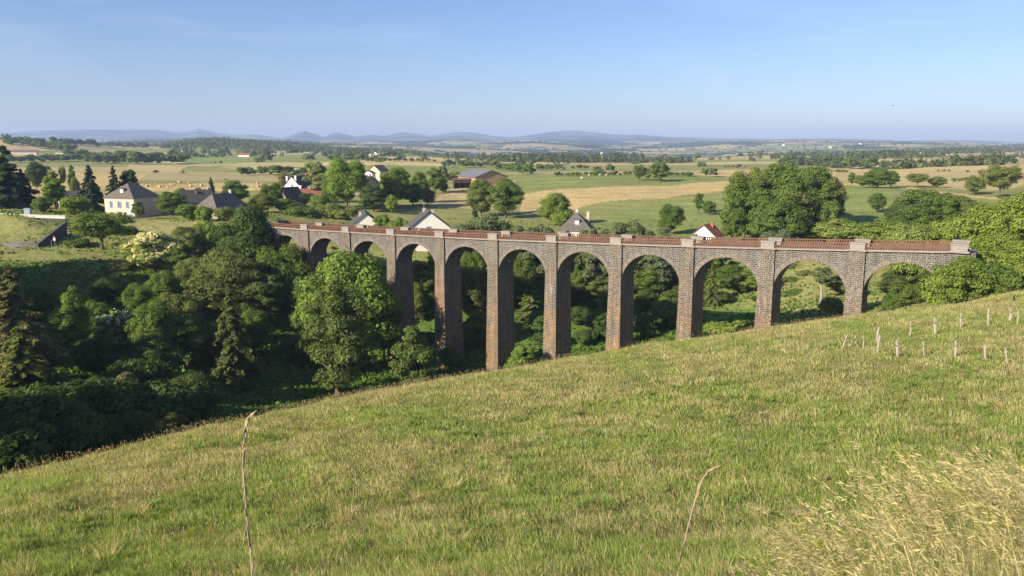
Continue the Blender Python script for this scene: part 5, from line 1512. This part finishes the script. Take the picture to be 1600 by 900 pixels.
def meadow():
    r = np.random.default_rng(99)
    n = 1450000
    # more blades near the viewer, where each shows larger
    y = (r.random(n) * (104 ** .72 - 3 ** .72) + 3 ** .72) ** (1 / .72)
    a = r.uniform(-.86, 1.15, n)
    x = a * y
    yc = np.interp(a, crest_a, crest_y)
    k = y < yc + 3
    x, y, a = x[k], y[k], a[k]
    z = terrain(x, y)
    n = len(x)
    patch = fbm(x / 5.5, y / 5.5 + 4, 4)
    patch2 = fbm(x / 1.4 + 50, y / 1.4, 3)
    dry = np.clip((patch - .46) * 3.2 + (patch2 - .5) * 1.4 + .02 + .25 * np.clip((y - 30) / 50, 0, 1), 0, 1)
    tuft = np.clip((patch2 - .35) * 2.5, 0, 1.2)
    isdry = r.random(n) < .08 + dry * .42
    h = (.12 + .22 * r.random(n)) * (.65 + .5 * tuft) * (1 + .3 * isdry)
    w = (.0030 + .0042 * r.random(n)) * np.clip(y / 13, .7, 4.2)
    lean = h * r.uniform(.1, .75, n)
    dirn = r.normal(2.6, 1.3, n)
    v, q, t = blades(x, y, z, h, w, lean, dirn, r)
    g = np.array((.345, .385, .105)); g2 = np.array((.26, .34, .085)); st = np.array((.60, .53, .27)); pk = np.array((.55, .45, .29))
    m = r.random(n)[:, None]
    c = np.where(isdry[:, None], st * m + pk * (1 - m), g * m + g2 * (1 - m))
    c = c * (1 + .3 * (r.random(n)[:, None] - .5)) * np.clip(.72 + .6 * patch2, .78, 1.12)[:, None]
    # stems stay green low down and bleach to the tip
    cc = np.repeat(c, 5, axis=0).reshape(n, 5, 3)
    low = g2 * .85
    cc[:, :2] = cc[:, :2] * .6 + low * .4
    me = mesh_np('meadow_grass', v, q, t, cc.reshape(-1, 3)); me.materials.append(M_GRASS)
    o = link_mesh('meadow_grass', me); o.color = (1, 1, 1, 1)
    tag(o, 'sloping meadow of green and straw coloured grass', 'grass', kind='stuff')
    # seed heads above the sward
    n = 75000
    y = (r.random(n) * (104 ** .9 - 9 ** .9) + 9 ** .9) ** (1 / .9)
    a = r.uniform(-.86, 1.15, n); x = a * y
    yc = np.interp(a, crest_a, crest_y)
    patch = fbm(x / 5.5, y / 5.5 + 4, 4)
    k = (y < yc + 2) & (r.random(n) < np.clip((patch - .36) * 3.0 + .15, .06, 1))
    x, y = x[k], y[k]; n = len(x); z = terrain(x, y)
    h = r.uniform(.40, .72, n); lean = h * r.uniform(.1, .45, n); dirn = r.normal(2.6, .9, n)
    v1, q1, t1 = blades(x, y, z, h, .0022 * np.clip(y / 10, 1, 6), lean, dirn, r)
    tx, ty, tz_ = x + np.cos(dirn) * lean, y + np.sin(dirn) * lean, z + h
    f = r.uniform(0, 6.283, n); w = (.008 + .006 * r.random(n)) * np.clip(y / 16, .8, 2.6); hl = r.uniform(.07, .14, n)
    dx, dy = np.cos(dirn) * hl * .6, np.sin(dirn) * hl * .6
    V = np.zeros((n, 4, 3))
    V[:, 0] = np.stack([tx - dx*.5, ty - dy*.5, tz_ - hl*.5], 1); V[:, 2] = np.stack([tx + dx, ty + dy, tz_ + hl*.5], 1)
    V[:, 1] = np.stack([tx + np.cos(f)*w, ty + np.sin(f)*w, tz_], 1); V[:, 3] = np.stack([tx - np.cos(f)*w, ty - np.sin(f)*w, tz_], 1)
    off = len(v1)
    v = np.vstack([v1, V.reshape(-1, 3)]); q = np.vstack([q1, off + np.arange(n * 4).reshape(-1, 4)])
    m = r.random(n)[:, None]
    c = (np.array((.46, .35, .17)) * m + np.array((.38, .26, .17)) * (1 - m)) * (1 + .25 * (r.random(n)[:, None] - .5))
    me = mesh_np('seed_heads', v, q, t1, np.vstack([np.repeat(c * .8, 5, axis=0), np.repeat(c, 4, axis=0)])); me.materials.append(M_GRASS)
    o = link_mesh('seed_grass', me); o.color = (1, 1, 1, 1)
    tag(o, 'pale seed heads standing above the meadow grass', 'grass', kind='stuff')
meadow()

def tussocks():
    r = np.random.default_rng(321)
    n = 1500
    y = (r.random(n) * (88 ** .8 - 10 ** .8) + 10 ** .8) ** (1 / .8); a = r.uniform(-.76, .78, n); x = a * y
    k = (y < np.interp(a, crest_a, crest_y)) & (fbm(x / 9 + 70, y / 9, 3) > .44)
    x, y = x[k], y[k]; n = len(x)
    m = np.clip(90 - y, 18, 70).astype(int)
    idx = np.repeat(np.arange(n), m); N = len(idx)
    size = r.uniform(.10, .32, n)[idx]
    an = r.uniform(0, 6.283, N); rad = size * np.sqrt(r.random(N))
    bx, by = x[idx] + np.cos(an) * rad, y[idx] + np.sin(an) * rad
    kind = r.choice(3, n, p=[.70, .10, .20])[idx]
    h = np.where(kind == 1, r.uniform(.30, .62, N), r.uniform(.18, .42, N)) * (.6 + 1.6 * size)
    w = (.0035 + .004 * r.random(N)) * np.clip(by / 13, .8, 4) * np.where(kind == 2, 2.6, 1)
    v, q, t = blades(bx, by, terrain(bx, by), h, w, h * r.uniform(.25, .9, N), an + r.normal(0, .5, N), r)
    pal = np.array([(.19, .27, .065), (.52, .45, .24), (.22, .31, .08)])
    c = pal[kind] * (.75 + .5 * r.random(n))[idx][:, None] * (1 + .3 * (r.random(N)[:, None] - .5))
    me = mesh_np('tussock_grass', v, q, t, np.repeat(c, 5, axis=0)); me.materials.append(M_GRASS)
    o = link_mesh('tussock_grass', me); o.color = (1, 1, 1, 1)
    tag(o, 'darker and bleached tussocks dotted over the meadow', 'grass', kind='stuff')
tussocks()

def tall_grass():
    """bleached tall grass on the near bank, drooping to the left"""
    r = np.random.default_rng(123)
    V = []; Q = []; T = []; Cc = []; off = 0
    def add(v, q, c):
        nonlocal off
        V.append(v); Q.append(q + off); Cc.append(c); off += len(v)
    n = 500
    u = 1130 + 620 * r.random(n) ** .62
    Y = r.uniform(2.2, 5.2, n)
    x = (u - 800) / F * Y * 1.05
    z = terrain(x, Y)
    env = np.interp(u, [1130, 1200, 1290, 1360, 1430, 1500, 1750], [905, 860, 775, 800, 730, 690, 680])
    vt = env + np.abs(r.normal(0, 62, n)) + r.uniform(-25, 25, n)
    for k in range(n):
        e = (450 - vt[k]) / F
        zt = -Y[k] * float(tv(vt[k]))
        h = zt - z[k]
        if h < .25: continue
        h = min(h, 1.5)
        ln = h * r.uniform(.15, .6); d = r.normal(3.3, .55)
        s = np.linspace(0, 1, 7)
        bx = x[k] - math.cos(d) * ln * .5; by = Y[k] - math.sin(d) * ln * .5
        cx = bx + math.cos(d) * ln * s ** 1.9; cy = by + math.sin(d) * ln * s ** 1.9
        cz = z[k] - .05 + h * (1 - (1 - s) ** 1.35) * 1.02
        w = np.interp(s, [0, .6, 1], [.0021, .0016, .0008]) * (1 + .6 * r.random())
        f = r.uniform(0, 6.28); px, py = math.cos(f), math.sin(f)
        v = np.stack([np.stack([cx - px*w, cy - py*w, cz], 1), np.stack([cx + px*w, cy + py*w, cz], 1)], 1).reshape(-1, 3)
        q = np.array([[2*i, 2*i+1, 2*i+3, 2*i+2] for i in range(6)])
        col = np.array((.66, .56, .29)) if r.random() < .75 else (np.array((.52, .41, .23)) if r.random() < .6 else np.array((.33, .33, .09)))
        col = col * r.uniform(.75, 1.15)
        add(v, q, np.tile(col, (len(v), 1)))
        # nodding plume of spikelets
        m = 46
        ss = r.uniform(.70, 1.0, m)
        ax = np.interp(ss, s, cx); ay = np.interp(ss, s, cy); az = np.interp(ss, s, cz)
        spread = .022 * (1.12 - ss) / .4 + .004
        dd = unit(m, r) * spread[:, None]
        dirv = np.stack([np.full(m, math.cos(d) * .7), np.full(m, math.sin(d) * .7), np.full(m, .25)], 1) + .5 * unit(m, r)
        dirv /= np.linalg.norm(dirv, axis=1, keepdims=True)
        L = r.uniform(.010, .022, m)[:, None]; side = np.cross(dirv, unit(m, r)); side /= np.linalg.norm(side, axis=1, keepdims=True)
        c0 = np.stack([ax, ay, az], 1) + dd
        v = np.stack([c0 - dirv*L, c0 - side*.0028, c0 + dirv*L, c0 + side*.0028], 1).reshape(-1, 3)
        add(v, np.arange(m * 4).reshape(-1, 4), np.tile(col * (1.0 if col[0] > .3 else 1.5), (m * 4, 1)) * np.repeat(r.uniform(.8, 1.15, m), 4)[:, None])
    # leafy green base
    n = 5000
    u = 1080 + 680 * r.random(n) ** .7; Y = r.uniform(2.6, 7.5, n); x = (u - 800) / F * Y * 1.05; z = terrain(x, Y)
    v, q, t = blades(x, Y, z, r.uniform(.25, .62, n), r.uniform(.0015, .004, n), r.uniform(.05, .4, n), r.normal(3.0, 1.2, n), r)
    mm = r.random(n)[:, None]
    c = np.array((.17, .24, .055)) * mm + np.array((.40, .36, .14)) * (1 - mm)
    me_t = t + off
    add(v, q, np.repeat(c, 5, axis=0))
    me = mesh_np('tall_grass', np.vstack(V), np.vstack(Q), me_t, np.vstack(Cc)); me.materials.append(M_GRASS)
    o = link_mesh('tall_grass', me); o.color = (1, 1, 1, 1)
    tag(o, 'tall bleached grass drooping over the near bank at lower right', 'grass', kind='stuff')
tall_grass()

# ------------------------------------------------------------------ two close dry stalks
M_STALK = plain('dry_stalk', (.40, .31, .19), .9, .35, 60)
M_STALK2 = plain('brown_stalk', (.30, .24, .15), .9, .4, 60)
def stalk(label, pts, Y, rad, mat, knobs):
    p3 = [(bearing(u, v) * Y, Y + dy, -Y * float(tv(v))) for u, v, dy in pts]
    gx, gy = p3[-1][0], p3[-1][1]
    gz = tz(gx, gy)
    root = empty('dry_stalk', (gx, gy, gz)); tag(root, label, 'grass stalk')
    loc = [(a - gx, b - gy, c - gz) for a, b, c in p3] + [(0.01, 0, -.05)]
    st = MB(); st.tube(loc[::-1], [rad * .8] * (len(loc) - 1) + [rad * .5], 7); st.build('stem', mat, root, uv=False, smooth=True)
    hd = MB(); rr = random.Random(4)
    for i in range(knobs):
        f = i / knobs * (len(pts) - 1) * .98
        k = int(f); w = f - k
        a = Vector(loc[k]).lerp(Vector(loc[k+1]), w); d = (Vector(loc[k]) - Vector(loc[k+1])).normalized()
        side = Vector((rr.uniform(-1, 1), rr.uniform(-1, 1), 0)).normalized()
        ln = rad * rr.uniform(3, 6)
        b = a + side * rad * .8
        hd.tube([b - d*ln, b + side*rad*.5, b + d*ln + side*rad*.2], [rad*.25, rad*rr.uniform(.6, 1.0), rad*.12], 6)
    hd.build('seed_husks', mat, root, uv=False, smooth=True)
stalk('tall dry grass stalk close to the camera at lower left', [(398,645,0),(388,654,0),(382,672,0),(382,700,0),(380,735,0),(383,770,0),(386,810,0),(392,860,0),(394,900,0)], 1.3, .0021, M_STALK, 30)
stalk('bent brown dry stalk close to the camera right of centre', [(1124,728,0),(1110,734,0),(1098,748,0),(1088,775,0),(1080,805,0),(1070,845,0),(1058,900,0)], 1.5, .0025, M_STALK2, 12)

# ------------------------------------------------------------------ fence posts, bales, small things
M_POST = plain('weathered_post', (.37, .33, .27), .95, .3, 8)
POSTS = [ # top u v, base u v, width px, label
 (1323.6,523.6,1315,546,2.6,'post leaning right, leftmost of the lower row of fence posts'),
 (1338,523.6,1327,543,2.4,'post leaning far right beside the leftmost one'),
 (1337,534,1341.6,545,2.4,'short post leaning left in the tangle at the left of the fence'),
 (1348.8,523.6,1348.4,548,2.4,'thin upright post right of the tangle of leaning ones'),
 (1373.6,511,1370,536,3.6,'post standing just behind another at the corner of the fence'),
 (1375,524,1371,553.6,3.8,'leaning front post at the corner of the fence'),
 (1401.4,532,1402,559,5.0,'thickest straight post right of the fence corner'),
 (1443,534,1444.4,558,2.8,'faint crooked post in the middle of the lower row'),
 (1493.4,532,1492.4,560,3.6,'pale post with a dark wire mark in the lower row'),
 (1539.6,539,1540,563,3.6,'brownish post second from the right in the lower row'),
 (1571.4,544.4,1574.4,570,3.4,'bright white post at the right end of the lower row'),
 (1423,502,1422,526,2.6,'thin crooked post at the left of the upper row'),
 (1460.6,496,1461.6,523.6,4.6,'thick pale post, second from the left of the upper row'),
 (1502,489,1501,513,2.6,'thin straight post in the middle of the upper row'),
 (1545,482,1544.4,508,3.8,'thick pale post right of the middle of the upper row'),
 (1579,481,1578.6,502.4,3.8,'pale short post near the right end of the upper row'),
 (1591,485,1589.6,508,2.4,'faint thin post at the right end of the upper row'),
]
for (ut, vt_, ub, vb, w, label) in POSTS:
    x, y = ray_ground(ub, vb, 25, 120)
    z = tz(x, y)
    zt = -y * float(tv(vt_)); xt = bearing(ut, vt_) * y
    root = empty('fence_post', (x, y, z)); tag(root, label, 'post', 'old fence posts in the meadow')
    rad = w * y / F / 2 * .95
    rr = random.Random(int(ut))
    mid = (xt - x) * .5 + rr.uniform(-.05, .05)
    mb = MB(); mb.tube([(-(xt-x)*.2, 0, -.4), (0, 0, 0), (mid, rr.uniform(-.04,.04), (zt-z)*.5), (xt-x, 0, zt-z)], [rad*1.1, rad*1.05, rad, rad*.9], 7)
    mb.build('post_shaft', M_POST, root, uv=False)
    wr = MB(); f = .7; wr.tube([((xt-x)*f, 0, (zt-z)*f-.02), ((xt-x)*f, 0, (zt-z)*f+.02)], [rad*1.25]*2, 7); wr.build('wire_wrap', M_DARKWOOD, root, uv=False)
for (ut, vt_, ub, vb, label) in ((69,403,70,413,'straight pale stake by the shaded strip at the left'), (65,411,70,404,'slanting pale stake crossing the straight one at the left'), (59,407,59.5,413,'thin grey stake left of the crossed ones')):
    v0 = max(vb, vt_); Y = 166
    x, y, z = at(ub, Y)
    root = empty('stake', (x, y, z)); tag(root, label, 'stake')
    h = 9 * Y / F
    mb = MB(); mb.tube([(0, 0, -.3), ((ut-ub)*Y/F, 0, h)], [.08, .06], 6); mb.build('stake_shaft', M_POST, root, uv=False)

M_HAY = plain('hay', (.50, .38, .18), 1, .25, 5)
def bale_mesh():
    mb = MB(); n = 16
    ring = [(0.62*math.cos(2*math.pi*i/n), .62*math.sin(2*math.pi*i/n)) for i in range(n)]
    prof = [(-.62, .93), (-.55, 1), (.55, 1), (.62, .93)]
    for yy, s in prof: mb.v += [(a*s, yy, b*s + .6) for a, b in ring]
    for k in range(3):
        for i in range(n):
            j = (i+1) % n; mb.f.append((k*n+i, k*n+j, (k+1)*n+j, (k+1)*n+i))
    mb.f.append(tuple(range(n))); mb.f.append(tuple(3*n+i for i in range(n))[::-1])
    me = mb.mesh('hay_bale', uv=False); me.materials.append(M_HAY); return me
bm_ = bale_mesh()
for k, (u, v) in enumerate([(231,292),(243,288.3),(237,288.6),(249.5,293),(253.5,292),(262,294),(271,290),(280,286.2),(296,287.4),(298,292),(315,291.5),(396,292.4),(403,288),(404,292.6),(62,292.2),(64.5,290.5),(56,296),(267,289.2),(382,289.5)]):
    x, y = ray_ground(u, v, 300)
    o = link_mesh('hay_bale', bm_); o.location = (x, y, tz(x, y) - .03); o.rotation_euler = (0, 0, random.random() * 3.1)
    tag(o, 'round hay bale lying on the stubble field behind the village', 'hay bale', 'hay bales on the stubble field')

# cattle on the green field
M_COW = plain('pale_hide', (.66, .60, .50), .9, .12, 2)
def cow_mesh():
    mb = MB()
    mb.tube([(-.95,0,1.0),(-.7,0,1.02),(0,0,.98),(.6,0,1.05),(.9,0,1.12)], [.18,.36,.40,.36,.22], 8)
    mb.tube([(.85,0,1.15),(1.15,0,1.15),(1.45,0,.85)], [.2,.17,.09], 7)
    for sx in (-.65, .6):
        for sy in (-.2, .2): mb.tube([(sx,sy,.8),(sx+.04,sy,.42),(sx,sy,-.05)], [.13,.08,.06], 5)
    mb.tube([(-.95,0,1.1),(-1.1,0,.9),(-1.1,0,.5)], [.04,.03,.03], 4)
    me = mb.mesh('cow', uv=False, smooth=True); me.materials.append(M_COW); return me
cm = cow_mesh()
for u, v in ((870,275.6),(909,280.5),(920,275.2),(938,275.4),(947,275.5)):
    x, y = ray_ground(u, v, 300)
    o = link_mesh('cow', cm); o.location = (x, y, tz(x, y)); o.rotation_euler = (0, 0, random.random() * 6.2)
    tag(o, 'pale cow grazing on the green field below the hedge', 'cow', 'cattle on the green field')

# a bird high on the right
def bird():
    Y = 300
    x, z = bearing(1395, 165) * Y, -Y * float(tv(165))
    root = empty('bird', (x, Y, z)); tag(root, 'dark bird gliding alone in the sky on the right', 'bird')
    m = plain('dark_feathers', (.08, .07, .07), .9)
    mb = MB(); mb.tube([(-.32,0,0),(-.1,0,.02),(.15,0,.03),(.33,0,.01)], [.03,.10,.08,.03], 7); mb.build('body', m, root, uv=False, smooth=True)
    for s in (-1, 1):
        w = MB(); w.add([(-.12,0,.02),(.12,0,.04),(.16,s*.45,.2),(-.06,s*.9,.1),(-.14,s*.4,.16),(-.12,0,.0),(.12,0,.02),(.16,s*.45,.18),(-.06,s*.9,.09),(-.14,s*.4,.14)],
              [(0,1,2,3,4),(9,8,7,6,5),(0,5,6,1),(1,6,7,2),(2,7,8,3),(3,8,9,4),(4,9,5,0)]); w.build('wing', m, root, uv=False)
bird()
